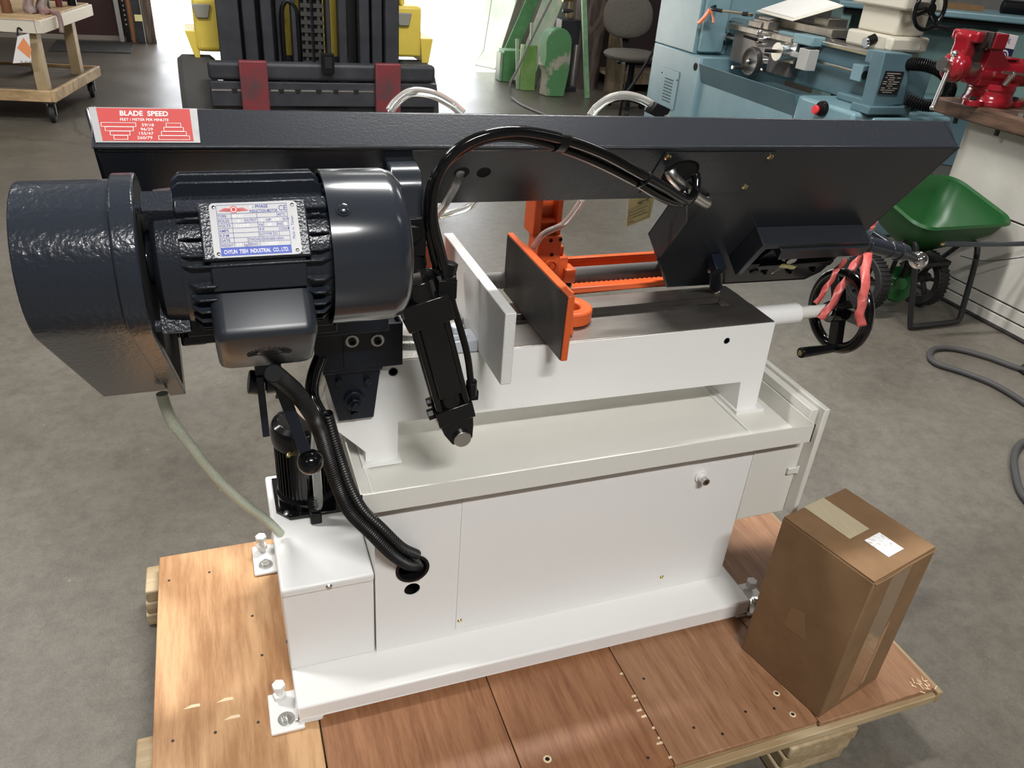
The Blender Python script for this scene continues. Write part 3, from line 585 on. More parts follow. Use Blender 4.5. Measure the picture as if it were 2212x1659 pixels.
# blade guides and guard (orange)
b = MB(); b.box((0.612, 1.463, 0.985), (0.630, 1.520, 1.16)); b.box((0.630, 1.49, 0.985), (0.676, 1.525, 1.16)); b.box((0.664, 1.463, 0.985), (0.676, 1.49, 1.16)); b.box((0.630, 1.47, 1.010), (0.676, 1.49, 1.020))
b.box((0.622, 1.452, 0.905), (0.676, 1.510, 0.988)); b.box((0.690, 1.445, 0.880), (0.715, 1.485, 0.912)); b.box((0.660, 1.46, 0.885), (0.700, 1.50, 0.935)); b.box((0.676, 1.475, 0.930), (0.694, 1.51, 0.955))
gp = b.build('blade_guide_post', ORANGE, saw, bevel=0.003)
b = MB()
for p in ("a",):
    for q in [(0.650,1.452,0.979),(0.672,1.452,0.980),(0.655,1.452,0.947)]: b.cyl(q, V(q)+V((0, -0.0006, 0)), 0.0042, n=14)
b.build('guide_holes', HOLE, gp)
b = MB(); q = V((0.653,1.440,0.924)); b.rev(q+V((0, 0.014, 0)), (0, -1, 0), [(0.016, 0), (0.016, 0.012), (0.011, 0.013), (0.011, 0.008), (0.005, 0.008), (0.005, 0.014), (0, 0.014)], 24); b.build('guide_bearing', ORANGE, gp)
b = MB(); q = V((0.705, 1.465, 0.880)); b.cyl(q, q+V((0, 0, -0.012)), 0.011); b.k = 1; b.cyl(q+V((0, 0, -0.012)), q+V((0, 0, -0.024)), 0.012); b.build('guide_roller', [BLACKM, STEEL], gp, bevel=0.001)
b = MB(); b.box((0.715, 1.536, 0.892), (1.00, 1.550, 0.900)); b.box((0.715, 1.540, 0.850), (1.00, 1.550, 0.894)); b.box((0.715, 1.470, 0.842), (1.00, 1.480, 0.856)); b.box((0.715, 1.470, 0.842), (1.00, 1.535, 0.846)); b.build('blade_guard', ORANGE, saw, bevel=0.002)
n_ = 90; vs = []; fs = []
for i in range(n_+1):
    x = 0.46+0.56*i/n_; vs += [(x, 1.500, 0.894), (x, 1.487, 0.859+(0.0025 if i % 2 else 0.0))]
for i in range(n_): fs.append((2*i, 2*i+2, 2*i+3, 2*i+1))
b = MB(); b.add(vs, fs); bl = b.build('saw_blade', BLADE, saw); sm = bl.modifiers.new('thickness', 'SOLIDIFY'); sm.thickness = 0.0012
b = MB(); b.box((0.325, 1.46, 0.93), (0.392, 1.51, 1.13)); b.box((0.34, 1.45, 0.88), (0.40, 1.50, 0.93)); b.box((0.385, 1.46, 0.93), (0.40, 1.475, 1.05)); gp2 = b.build('blade_guide_post', ORANGE, saw, bevel=0.003)
b = MB(); q = (0.383,1.459,0.983); b.cyl(q, V(q)+V((0, -0.0006, 0)), 0.0042, n=14); b.build('guide_hole', HOLE, gp2)

# ------------------------------------------------------------ motor
mc = V((0, 0.92, 1.195))
def M(x, r, deg): a = math.radians(deg); return mc+V((x, -math.cos(a)*r, math.sin(a)*r))
def ern(deg): a = math.radians(deg); return V((0, -math.cos(a), math.sin(a)))   # outward
def eta(deg): a = math.radians(deg); return V((0, math.sin(a), math.cos(a)))    # upward along the skin
b = MB(); b.rev(mc, X, [(0.0, -0.082), (0.030, -0.082), (0.034, -0.076), (0.066, -0.074), (0.074, -0.068), (0.076, -0.046), (0.0765, -0.046), (0.0765, 0.118), (0.0, 0.118)], 48)
for dg in (62, -62, 152, 215):
    p = M(-0.062, 0.074, dg); b.obox(p, (0.015, 0, 0), ern(dg)*0.014, eta(dg)*0.014)
motor = b.build('motor', NAVY2, saw, bevel=0.002)
for dg in (62, -62):
    b = MB(); b.hexbolt(M(-0.0772, 0.078, dg), -X, 0.0075, 0.008); b.build('end_bell_bolt', NAVY2, motor)
def fin(x0, x1, deg, r0=0.074, r1=0.0895, th=0.0026):
    b = MB(); e = 0.010
    b.prism([(x0, r0), (x0+0.002, r1-e*0.7), (x0+e, r1), (x1-e, r1), (x1-0.002, r1-e*0.7), (x1, r0)], mc-eta(deg)*th/2, X, ern(deg), eta(deg)*th); b.build('cooling_fin', NAVY2, motor, bevel=0.0009)
for dg in (77, 91, 105, 119, 133, 147, 161, 175, 189, 203, 217): fin(-0.050, 0.112, dg, r1=0.0925, th=0.0032)
for dg in (47, 33): fin(-0.046, -0.014, dg, r0=0.078, r1=0.0865); fin(0.085, 0.112, dg, r0=0.078, r1=0.0865)
for dg in (20, 12): fin(-0.046, 0.112, dg, r1=0.0865)
for dg in (-3, -14, -26, -38, -50, -62, -75, -88): fin(-0.042, -0.004, dg, r1=0.0875); fin(0.080, 0.112, dg, r1=0.0875)
b = MB(); b.obox(M(0.033, 0.079, 57), (0.079, 0, 0), ern(57)*0.0085, eta(57)*0.008); b.obox(M(0.033, 0.0775, 37), (0.056, 0, 0), ern(37)*0.0080, eta(37)*0.032); b.obox(M(0.033, 0.0765, 4), (0.050, 0, 0), ern(4)*0.007, eta(4)*0.018); b.build('motor_pad', NAVY2, motor, bevel=0.002)
b = MB(); b.rev(mc+V((0.112, 0, 0)), X, [(0.088, 0.0), (0.0925, 0.0), (0.0925, 0.072), (0.089, 0.084), (0.080, 0.092), (0.066, 0.0965), (0.0, 0.098)], 64); b.build('fan_cover', NAVY3, motor)
b = MB(); p = M(0.128, 0.0925, 47); b.rev(p, ern(47), [(0.0085, 0), (0.0085, 0.0016), (0.006, 0.0016), (0.006, 0.004), (0.003, 0.0055), (0, 0.0055)], 18); b.build('fan_cover_screw', NAVY3, motor)
b = MB(); b.cyl(mc+V((-0.082, 0, 0)), mc+V((-0.105, 0, 0)), 0.010); b.obox(mc+V((-0.090, 0, 0.009)), (0.006, 0, 0), (0, 0.003, 0), (0, 0, 0.003)); b.build('motor_shaft', STEEL, motor)
b = MB(); b.obox(M(-0.035, 0.086, -92), (0.018, 0, 0), ern(-92)*0.012, eta(-92)*0.018); b.obox(M(0.10, 0.086, -92), (0.018, 0, 0), ern(-92)*0.012, eta(-92)*0.018)
b.box((-0.06, 0.925, 1.076), (0.125, 1.11, 1.089)); b.box((-0.02, 1.08, 1.03), (0.12, 1.13, 1.09)); b.box((0.105, 0.96, 1.06), (0.13, 1.20, 1.10)); b.build('motor_mount', BLUEBLK, motor, bevel=0.002)
# terminal box
TB = -45
b = MB(); tw, tht = 0.1115, 0.122; o_ = M(0.0335, 0.0, TB)-eta(TB)*0.0155
pr = rrect(tw, tht, 0.014, 5); n_ = len(pr); vs = []; rows = [(1.0, 0.060), (1.0, 0.108), (0.985, 0.114), (0.955, 0.118), (0.90, 0.120)]
for s_, r_ in rows: vs += [o_+ern(TB)*r_+X*p[0]*(1-(1-s_)*1.0)+eta(TB)*p[1]*(1-(1-s_)*1.0) for p in pr]
fs = [(j*n_+i, j*n_+(i+1) % n_, (j+1)*n_+(i+1) % n_, (j+1)*n_+i) for j in range(len(rows)-1) for i in range(n_)] + [tuple(range((len(rows)-1)*n_, len(rows)*n_)), tuple(range(n_-1, -1, -1))]
b.add(vs, fs); tb = b.build('terminal_box', BOXGREY, saw, smooth_angle=50)
b = MB(); c_ = o_+ern(TB)*0.1200-eta(TB)*0.004+X*0.002
for i in range(17):   # raised ray emblem
    a = PI*(-0.10+1.2*i/16); d = X*math.cos(a)*1.5+eta(TB)*math.sin(a)*1.25; b.tube([c_+d*0.0095, c_+d*0.0125+eta(TB)*0.0008, c_+d*0.015-eta(TB)*0.0004, c_+d*0.017+eta(TB)*0.0006], 0.0008, 6, 3)
b.tube([c_+X*0.0155*math.cos(PI*i/10)*1.0-eta(TB)*0.007*math.sin(PI*i/10) for i in range(11)], 0.0006, 6, 3)
b.tube([c_+X*(0.010*math.cos(2*PI*i/12))+eta(TB)*(0.006*math.sin(2*PI*i/12)+0.001) for i in range(12)], 0.0006, 6, 3, closed=True)
b.build('cast_emblem', BOXGREY, tb)
b = MB(); p = o_+ern(TB)*0.098-eta(TB)*0.061+X*0.012; b.cyl(p+eta(TB)*0.004, p-eta(TB)*0.005, 0.0125); b.build('cable_gland', BLACKM, tb)
# nameplate
NA = 37; NO = M(0.0335, 0.0858, NA); nx, ny = X, eta(NA); no = ern(NA)
b = MB(); b.prism(rrect(0.0905, 0.0600, 0.005), NO, nx, ny, no*0.0006); npl = b.build('motor_nameplate', PLATE, saw)
ny = ny; b = MB()
def NP(x, y, o=0.0008): return NO+nx*x+ny*y+no*o
def ln(x0, y0, x1, y1, k=0, t=0.0004):
    if abs(x1-x0) > abs(y1-y0): b.prism([(x0, y0-t/2), (x1, y0-t/2), (x1, y0+t/2), (x0, y0+t/2)], NO+no*0.00066, nx, ny, no*0.0001, k)
    else: b.prism([(x0-t/2, y0), (x0+t/2, y0), (x0+t/2, y1), (x0-t/2, y1)], NO+no*0.00066, nx, ny, no*0.0001, k)
XL, XR = -0.038, 0.0345
ys = [0.0275]+[0.0178-0.0053*i for i in range(8)]
for y in ys: ln(XL, y, XR, y)
for x in (XL, XR): ln(x, -0.0193, x, 0.0275)
b.prism([(XL, -0.0282), (XR, -0.0282), (XR, -0.0193), (XL, -0.0193)], NO+no*0.00066, nx, ny, no*0.0001, 1)
cellx = [[-0.0235, 0.0025, 0.0235], [-0.0235, -0.0105, 0.0025], [-0.0235, 0.0025, 0.0085, 0.0225, 0.0285], [-0.0235, 0.0025], [-0.0235, 0.0025, 0.0175, 0.0235], [-0.0235, -0.0095, 0.0065], [-0.0235, -0.0095, 0.0025]]
for i, cs in enumerate(cellx):
    for x in cs: ln(x, ys[i+2], x, ys[i+1])
def nt_(s_, x, row, k=0, sz=0.0043, al='LEFT', bold=0.01, sx=1.0): b.text(s_, NP(x, ys[row+1]-0.0042), nx, ny, min(sz, 0.0043), k, al, bold, sx)
for r_, s_ in enumerate(('TYPE', 'POLES', 'VOLTS', 'AMPS', 'R.P.M', 'DATE', 'WEIGHT')): nt_(s_, -0.0375, r_, sx=0.95 if len(s_) < 6 else 0.78)
nt_('00143', -0.0228, 0, 2); nt_('40°C', 0.0240, 0, sz=0.004)
nt_('4', -0.018, 1, 2); nt_('OUTPUT', -0.0100, 1, sx=0.68); nt_('1', 0.006, 1, 2); nt_('HP', 0.0115, 1, sz=0.004); nt_('0.75', 0.0185, 1, 2, sx=0.9); nt_('KW', 0.0290, 1, sz=0.004)
nt_('115/230', -0.0205, 2, 2); nt_('Hz', 0.0034, 2, sx=0.9); nt_('60', 0.0125, 2, 2); nt_('INS', 0.0230, 2, sz=0.0042, sx=0.75); nt_('E', 0.0302, 2, 2)
nt_('P.F.', 0.0034, 3); nt_('COSΦ', 0.0238, 3, sz=0.004)
nt_('DUTYTYPE', 0.0030, 4, sx=0.62); nt_('S1', 0.0185, 4, sx=0.85)
nt_('STANDARDS', -0.0090, 5, sx=0.60); nt_('EN/IEC60034-1/60034-5', 0.0070, 5, sz=0.0042, sx=0.50)
nt_('17', -0.0212, 6, 2); nt_('kg', -0.0140, 6, sz=0.004); nt_('SER.NO.', -0.0092, 6, sx=0.66); nt_('11000027', 0.008, 6, 2, sx=0.8)
b.text('CHYUN  TSEH  INDUSTRIAL  CO., LTD.', NP(-0.0018, -0.0260, 0.0009), nx, ny, 0.0062, 2, 'CENTER', 0.012, 0.62)
b.text('1', NP(-0.0045, 0.0232), nx, ny, 0.0046, 2); b.text('- PHASE', NP(-0.001, 0.0232), nx, ny, 0.0048, 0, 'LEFT', 0.02, 0.95); b.text('INDUCTION MOTOR', NP(-0.0045, 0.0183), nx, ny, 0.0046, 0, 'LEFT', 0.02, 0.66)
b.text('CE', NP(0.0255, 0.0195), nx, ny, 0.0085, 0, 'LEFT', 0.0, 0.85)
b.text('Made  in  Taiwan', NP(0.0400, -0.013), ny, -nx, 0.0042, 0, 'LEFT', 0.0, 0.9)
for sg in (-1, 1):  # red winged mark
    for i in range(4): b.prism([(sg*0.004, -0.0012+i*0.0009), (sg*(0.0150-0.0016*i), -0.0004+i*0.0009), (sg*(0.0150-0.0016*i), 0.0003+i*0.0009), (sg*0.004, -0.0004+i*0.0009)], NP(-0.0205, 0.0212, 0.00066), nx, ny, no*0.0001, 3)
b.cyl(NP(-0.0205, 0.0222, 0.00066), NP(-0.0205, 0.0222, 0.0008), 0.0040, k=3); b.rev(NP(-0.0205, 0.0222, 0.0008), no, [(0.0022, 0), (0.0030, 0.0001)], 18, k=2)
b.build('nameplate_print', [INKB, INKBL, INKW, INKR], npl)
for sx_, sy_ in ((-1, 1), (1, 1), (-1, -1), (1, -1)):
    b = MB(); b.rev(NP(sx_*0.0405, sy_*0.0255, 0.0006), no, [(0.0022, 0), (0.0018, 0.0012), (0, 0.0016)], 12); b.build('rivet', CHROME, npl)
# --- belt guard
PH = math.radians(50); gd = V((0, math.sin(PH), -math.cos(PH))); gw = V((0, math.cos(PH), math.sin(PH)))
def guard_poly(R_, L0, L1):
    pts = [(L0, -R_)]
    for i in range(25):
        a = -PI/2-PI*i/24; pts.append((R_*math.cos(a), R_*math.sin(a)))
    pts.append((L1, R_)); return pts
b = MB(); b.prism(guard_poly(0.0865, 0.385, 0.385), mc+V((-0.2, 0, 0)), gd, gw, (0.092, 0, 0)); b.prism(guard_poly(0.0925, 0.405, 0.405), mc+V((-0.1085, 0, 0)), gd, gw, (0.024, 0, 0)); bg_ = b.build('belt_guard', GUARD, saw, bevel=0.002)
b = MB(); b.prism(guard_poly(0.084, 0.36, 0.36), mc+V((-0.0846, 0, 0)), gd, gw, (0.0004, 0, 0)); b.build('guard_opening', HOLE, bg_)
b = MB(); b.box((-0.075, 1.10, 0.985), (-0.04, 1.16, 1.045)); b.box((-0.055, 1.09, 0.995), (0.0, 1.15, 1.03)); b.cyl((-0.08, 1.125, 1.01), (-0.03, 1.125, 1.01), 0.02); b.box((-0.025, 1.03, 0.995), (0.015, 1.07, 1.012)); b.cyl((-0.02, 1.12, 1.0), (0.09, 1.12, 1.0), 0.035, n=28); b.build('gearbox', BLUEBLK, saw, bevel=0.003)
# speed levers under the motor
b = MB(); b.cyl((0.010,1.000,0.973), (0.024,1.000,0.970), 0.017, n=20); b.cyl((0.032,1.000,0.969), (0.049,1.000,0.969), 0.016, n=20); b.k = 1; b.cyl((0.023,1.000,0.970), (0.033,1.000,0.969), 0.0125); b.k = 0
b.box((0.02, 0.985, 0.985), (0.055, 1.05, 1.078)); b.build('lever_pivot', [BLUEBLK, STEEL], saw, bevel=0.002)
b = MB(); b.beam((0.025,0.985,0.989), (0.026,0.985,0.889), 0.006, 0.010, upv=(1, 0, 0)); b.build('belt_lever', BLUEBLK, saw, bevel=0.001)
b = MB(); b.beam((0.051,0.980,0.972), (0.078,0.975,0.860), 0.006, 0.0165, upv=(1, 0, 0)); lv = b.build('ball_lever', BLUEBLK, saw, bevel=0.001)
b = MB(); b.ball((0.084,0.975,0.840), 0.0195, 28); b.build('lever_ball', BLACK, lv)
# --- pivot bracket on the left end of the bed
b = MB(); b.box((0.138, 1.230, 0.842), (0.2815, 1.2345, 0.9275)); b.box((0.277, 1.2345, 0.842), (0.2815, 1.40, 0.9275)); b.box((0.138, 1.2345, 0.842), (0.1425, 1.40, 0.9275)); b.box((0.1425, 1.2345, 0.8445), (0.277, 1.40, 0.9175)); b.box((0.125, 1.226, 0.846), (0.242, 1.2302, 0.955))
b.prism([(0.139, 0.842), (0.243, 0.842), (0.228, 0.731), (0.163, 0.731)], (0, 1.238, 0), X, Z, (0, 0.0118, 0)); b.box((0.138, 1.228, 0.838), (0.244, 1.2495, 0.846)); b.box((0.12, 1.15, 0.955), (0.24, 1.24, 1.10))
pv = b.build('pivot_bracket', BLUEBLK, saw, bevel=0.0015)
b = MB(); b.box((0.1745, 1.2235, 0.852), (0.242, 1.2259, 0.930)); b.build('adjusting_plate', BLUEBLK, pv, bevel=0.0006)
for x, z in ((0.190, 0.904), (0.2345, 0.901)):
    b = MB(); b.rev((x, 1.2234, z), (0, -1, 0), [(0.0062, 0), (0.0062, 0.0016), (0.0118, 0.0016), (0.0118, 0.0)], 28); b.build('washer', mat('pale plated washer', (0.62, 0.62, 0.60), 0.4, 0.5), pv)
    b = MB(); b.rev((x, 1.2234, z), (0, -1, 0), [(0.0068, 0), (0.0068, 0.005), (0.0035, 0.005), (0.003, 0.001), (0, 0.001)], 20); b.build('socket_screw', BLACKM, pv)
for x, z, r in ((0.166, 0.818, 0.0068), (0.217, 0.814, 0.0068), (0.193, 0.746, 0.0075)):
    b = MB(); b.hexbolt((x, 1.2379, z), (0, -1, 0), r, 0.009); b.build('bracket_bolt', BLUEBLK, pv, bevel=0.0008)
b = MB(); b.cyl((0.192, 1.2379, 0.776), (0.192, 1.231, 0.776), 0.0185, n=28); b.hexbolt((0.192, 1.231, 0.772), (0, -1, 0), 0.0135, 0.010); b.cyl((0.192, 1.221, 0.772), (0.192, 1.214, 0.772), 0.0075); b.build('pivot_nut', BLUEBLK, pv, bevel=0.001)
# --- hydraulic feed cylinder
b = MB(); b.prism([(1.172, 1.236), (1.13, 1.2345), (1.112, 1.226), (1.101, 1.205), (1.098, 1.13), (1.136, 1.13), (1.140, 1.185), (1.178, 1.20)], (0.2365, 0, 0), Y, Z, (0.046, 0, 0)); br = b.build('cylinder_bracket', NAVY3, saw, bevel=0.003)
b = MB(); b.box((0.244, 1.088, 1.108), (0.284, 1.134, 1.168)); b.cyl((0.265, 1.11, 1.112), (0.271, 1.11, 1.083), 0.0215, n=28); b.hexbolt((0.263, 1.088, 1.146), (0, -1, 0), 0.0145, 0.008); b.build('rod_clevis', BLACKM, br, bevel=0.002)
ca, cb = V((0.270, 1.1, 1.083)), V((0.3515, 1.1, 0.772)); cd = (cb-ca).normalized(); cs_ = cd.cross(Y).normalized(); CL = (cb-ca).length
def CY(t, s_=0.0, y_=0.0): return ca+cd*t+cs_*s_+Y*y_
b = MB()
b.obox(CY(0.066), cd*0.023, cs_*0.0385, Y*0.030); b.cyl(CY(0.012), CY(0.045), 0.030, n=32); b.obox(CY(0.155), cd*0.075, cs_*0.020, Y*0.026); b.obox(CY(0.155), cd*0.075, cs_*0.027, Y*0.018)
for q in (-0.024, 0.024): b.cyl(CY(0.07, q, -0.018), CY(0.262, q, -0.018), 0.0062, n=14); b.cyl(CY(0.07, q, 0.018), CY(0.262, q, 0.018), 0.0062, n=14)
b.cyl(CY(0.07), CY(0.262), 0.0245, n=36)
b.obox(CY(0.270), cd*0.016, cs_*0.033, Y*0.026)
b.prism([(0.262, -0.033), (0.262, 0.033), (0.305, 0.026), (0.330, 0.019), (0.341, 0.0), (0.330, -0.019), (0.305, -0.028)], ca-Y*0.022, cd, cs_, Y*0.044)
cyl = b.build('hydraulic_cylinder', BLACK, saw, bevel=0.0018)
b = MB(); b.cyl(CY(0.0), CY(0.014), 0.0165, n=6); b.k = 1; b.cyl(CY(0.0), CY(0.03), 0.0105); b.build('piston_rod', [ZINC, CHROME], cyl)
b = MB(); q = CY(0.322); b.cyl(q+Y*0.146, q-Y*0.024, 0.0125, n=32); b.k = 1; b.rev(q-Y*0.024, -Y, [(0.0155, -0.003), (0.0155, 0.004), (0.0145, 0.005), (0.0, 0.005)], 40); b.build('pivot_pin', [BLACKM, STEEL], cyl, bevel=0.0006)
b = MB(); q = CY(0.268, -0.033); b.hexbolt(q, -cs_, 0.010, 0.011); b.cyl(CY(0.268, -0.03), q, 0.013); q2 = CY(0.243, -0.031); b.hexbolt(q2, -cs_, 0.008, 0.009); b.build('port_plugs', BLACKM, cyl, bevel=0.0008)
# fittings and the hose pair arching over to the cover port
b = MB(); q = V((0.328,1.085,1.028)); b.cyl(V((0.311,1.090,1.070)), V((0.332,1.085,1.071)), 0.011); b.hexbolt(V((0.319,1.085,1.079)), V((0.2, 0, 1)), 0.012, 0.018); b.box(V((0.316,1.090,1.054))-V((0.014, 0.012, 0.016)), V((0.316,1.090,1.054))+V((0.016, 0.012, 0.016)))
b.build('hose_fitting', BLACKM, cyl, bevel=0.001)
b = MB(); b.cyl((0.371,1.095,0.847), (0.368,1.090,0.877), 0.0095); b.obox((0.367,1.100,0.845), (0.016, 0, 0), (0, 0.008, 0), (0, 0, 0.009)); b.build('hose_fitting', BLACKM, cyl, bevel=0.001)
b = MB(); b.tube([(0.322,1.085,1.060),(0.327,1.082,1.029),(0.341,1.080,0.984),(0.356,1.082,0.931),(0.367,1.088,0.872)], 0.0058, 12); b.build('cylinder_hose', BLACKM, cyl)
b = MB(); b.tube([(0.317,1.085,1.072),(0.303,1.080,1.120),(0.289,1.075,1.173),(0.290,1.072,1.221),(0.307,1.070,1.258),(0.336,1.070,1.281),(0.374,1.072,1.293),(0.421,1.078,1.294),(0.487,1.085,1.281),(0.560,1.095,1.257),(0.643,1.110,1.218),(0.711,1.135,1.184),(0.768,1.160,1.155),(0.801,1.185,1.158),(0.809,1.200,1.181),(0.803,1.215,1.196)], 0.0082, 14); b.build('hydraulic_hose', BLACK, saw)
b = MB(); b.tube([(0.308,1.100,1.074),(0.297,1.095,1.115),(0.287,1.090,1.168),(0.291,1.088,1.217),(0.309,1.086,1.249),(0.338,1.086,1.271),(0.377,1.088,1.284),(0.428,1.094,1.282),(0.492,1.100,1.265),(0.562,1.110,1.239),(0.641,1.125,1.203),(0.706,1.145,1.169),(0.758,1.165,1.149),(0.785,1.190,1.149),(0.783,1.205,1.172),(0.778,1.215,1.188)], 0.0082, 14); b.build('hydraulic_hose', BLACK, saw)
for p, q, ax, hwd in (((0.486,1.085,1.281), (0.492,1.100,1.265), (1, 0.1, -0.14), 0.0075), ((0.652,1.112,1.214), (0.653,1.127,1.197), (1, 0.2, -0.45), 0.0025), ((0.315,1.085,1.080), (0.306,1.099,1.080), (0.3, 0, 1), 0.003)):
    d = V(ax).normalized(); c_ = (V(p)+V(q))/2; a1 = (V(p)-V(q)); a1 = a1-d*a1.dot(d); L1 = a1.length/2+0.0098; a1.normalize(); a2 = d.cross(a1); b = MB()
    ring_ = [(L1*math.cos(2*PI*i/24)*1.0, 0.0105*math.sin(2*PI*i/24)) for i in range(24)]
    b.prism(ring_, c_-d*hwd, a1, a2, d*hwd*2); b.obox(c_-a2*0.011, a1*0.004, a2*0.003, d*hwd); b.build('hose_tie', BLACKM, saw, bevel=0.0006)
b = MB(); b.tube([H(0.748, 0.058, 0.0), H(0.756, 0.066, -0.010), H(0.80, 0.099, -0.012), H(0.862, 0.140, -0.012), H(0.868, 0.142, -0.004)], 0.0105, 16); b.build('conduit_elbow', ZINC, saw)
# clear coolant lines of the head
b = MB(); b.tube([H(0.367, 0.062, 0.004)]+[(0.351,1.170,1.190),(0.344,1.200,1.151),(0.341,1.250,1.111),(0.331,1.320,1.058),(0.332,1.380,1.022)], 0.0065, 12); b.build('coolant_line', CLEAR, saw)
b = MB(); b.tube([(0.440,1.330,1.114),(0.415,1.310,1.105),(0.375,1.300,1.099),(0.346,1.300,1.092),(0.324,1.310,1.066),(0.364,1.380,1.020)], 0.0065, 12); b.build('coolant_line', CLEAR, saw)
b = MB(); b.tube([(0.666,1.360,1.097),(0.666,1.380,1.072),(0.658,1.420,1.025),(0.618,1.420,1.007),(0.602,1.430,0.974)], 0.0065, 12); b.build('coolant_line', CLEAR, saw)
b = MB(); b.tube([(0.271,1.285,1.278),(0.282,1.290,1.290),(0.302,1.295,1.303),(0.322,1.300,1.305),(0.349,1.300,1.300),(0.376,1.295,1.287),(0.393,1.285,1.274)], 0.0075, 12); b.build('clear_hose_loop', CLEAR, saw)
b = MB(); b.tube([(0.626,1.285,1.270),(0.639,1.290,1.284),(0.665,1.295,1.299),(0.696,1.300,1.303),(0.729,1.300,1.297),(0.757,1.295,1.284),(0.779,1.285,1.266)], 0.0075, 12); lo2 = b.build('clear_hose_loop', CLEAR, saw)
b = MB(); q = V((0.762,1.293,1.279)); b.obox(q, (0.016, 0, -0.006), (0, 0.012, 0), (0.005, 0, 0.010)); b.build('hose_clip', BLACKM, lo2, bevel=0.002)
# power conduits from terminal box down to the cabinet hole
b = MB(); BP = smooth([(0.038,0.860,1.062),(0.051,0.900,1.027),(0.070,0.950,0.977),(0.091,1.000,0.911),(0.105,1.020,0.863),(0.117,1.040,0.799),(0.133,1.060,0.721),(0.153,1.068,0.655),(0.189,1.080,0.590),(0.231,1.100,0.512),(0.268,1.125,0.453),(0.301,1.160,0.408)], 14)
b.tube(BP, 0.0106, 16, 1)
for i in range(0, len(BP)-1):
    d = BP[i+1]-BP[i]
    for s2 in (0.2,): b.rev(BP[i]+d*(s2-0.2), d, [(0.0104, 0), (0.0121, d.length*0.25), (0.0121, d.length*0.5), (0.0104, d.length*0.75)], 16)
b.build('braided_cable', BRAID, saw)
b = MB()
P_ = smooth([(0.106,1.025,0.881),(0.116,1.035,0.825),(0.127,1.045,0.771),(0.142,1.058,0.706),(0.164,1.070,0.644),(0.200,1.085,0.581),(0.241,1.105,0.509),(0.278,1.130,0.458)], 10)
for i in range(len(P_)-1):
    d = (P_[i+1]-P_[i]); b.rev(P_[i]+V((0.012, 0.006, 0.004)), d, [(0.0082, 0), (0.0102, d.length*0.25), (0.0102, d.length*0.6), (0.0082, d.length)], 14)
b.build('corrugated_conduit', BLACKM, saw)
b = MB(); b.tube([(0.123,1.130,0.931),(0.110,1.120,0.904),(0.104,1.110,0.876),(0.112,1.090,0.852),(0.126,1.075,0.824),(0.136,1.070,0.780),(0.147,1.075,0.717),(0.165,1.085,0.655),(0.193,1.100,0.596),(0.240,1.120,0.512),(0.298,1.150,0.433)], 0.0095, 14, 8); b.tube([(0.132,1.150,0.919),(0.118,1.140,0.887),(0.113,1.130,0.858),(0.123,1.110,0.833),(0.135,1.090,0.808)], 0.006, 12); b.build('black_cable', BLACK, saw)
b = MB(); b.tube([(0.052,1.100,0.885),(0.075,1.110,0.867),(0.088,1.130,0.830),(0.119,1.160,0.774),(0.149,1.190,0.714)], 0.0055, 12); b.cyl((0.067,1.100,0.877), (0.076,1.100,0.867), 0.008); b.build('steel_spring_line', ZINC, saw)

# ------------------------------------------------------------ flagging ribbon on the tension handle, note tag
def strip(b, pts, wid, side, tw=0.0):
    P = smooth(pts, 6); n = len(P); vs = []; fs = []
    for i, p in enumerate(P):
        s_ = V(side).normalized()*wid/2; fold = V((0, -0.0035, 0))*math.sin(i*0.9)
        vs += [p-s_+fold, p+fold*-1.0+V((0, -0.003, 0)), p+s_+fold*0.5]
    for i in range(n-1):
        a = 3*i; fs += [(a, a+1, a+4, a+3), (a+1, a+2, a+5, a+4)]
    b.add(vs, fs)
b = MB()
strip(b, [(1.435,1.375,0.938),(1.405,1.365,0.901),(1.371,1.350,0.856),(1.339,1.335,0.813),(1.310,1.325,0.796)], 0.027, (1, 0, -0.45))
strip(b, [(1.445,1.375,0.936),(1.391,1.310,0.913),(1.352,1.258,0.880),(1.346,1.248,0.845),(1.360,1.244,0.811)], 0.028, (1, 0, 0))
strip(b, [(1.378,1.370,0.924),(1.352,1.360,0.897),(1.328,1.350,0.863),(1.304,1.345,0.827)], 0.018, (1, 0, -0.5))
rb = b.build('flagging_ribbon', RIBBON); b = MB(); strip(b, [(1.500,1.440,0.964),(1.506,1.440,0.977),(1.508,1.440,0.987)], 0.012, (1, 0, 0.2)); b.build('ribbon_tail', RIBBON, rb); so = rb.modifiers.new('thickness', 'SOLIDIFY'); so.thickness = 0.0006
tag(rb, 'red plastic flagging ribbon tied to the blade tension handle and hanging over the black handwheel', 'ribbon')
b = MB(); nt0 = [(0.768,1.360,1.098), (0.827,1.360,1.094), (0.825,1.360,1.053), (0.775,1.365,1.033)]
b.add([nt0[3], nt0[2], nt0[1], nt0[0]]+[V(p)+V((0, 0.0008, 0)) for p in (nt0[3], nt0[2], nt0[1], nt0[0])], [(0, 1, 2, 3), (7, 6, 5, 4), (0, 4, 5, 1), (1, 5, 6, 2), (2, 6, 7, 3), (3, 7, 4, 0)])
note = b.build('note_tag', YELLOWP); tag(note, 'pale yellow paper notice hanging below the middle of the saw head', 'tag')
b = MB(); o_ = V(nt0[3]); ex_ = (V(nt0[2])-o_).normalized(); ey_ = (V(nt0[0])-o_).normalized(); fo = V((0, -0.0006, 0))
for i, s_ in enumerate(('Once you received the machine', 'please first unpack the limit', 'bracket before working with the', 'machine.')): b.text(s_, o_+ex_*0.005+ey_*(0.0285-0.0072*i)+fo, ex_, ey_, 0.0062, align='LEFT', sx=0.50)
b.text('NOTE', o_+ex_*0.022+ey_*0.040+fo, ex_, ey_, 0.009, bold=0.02)
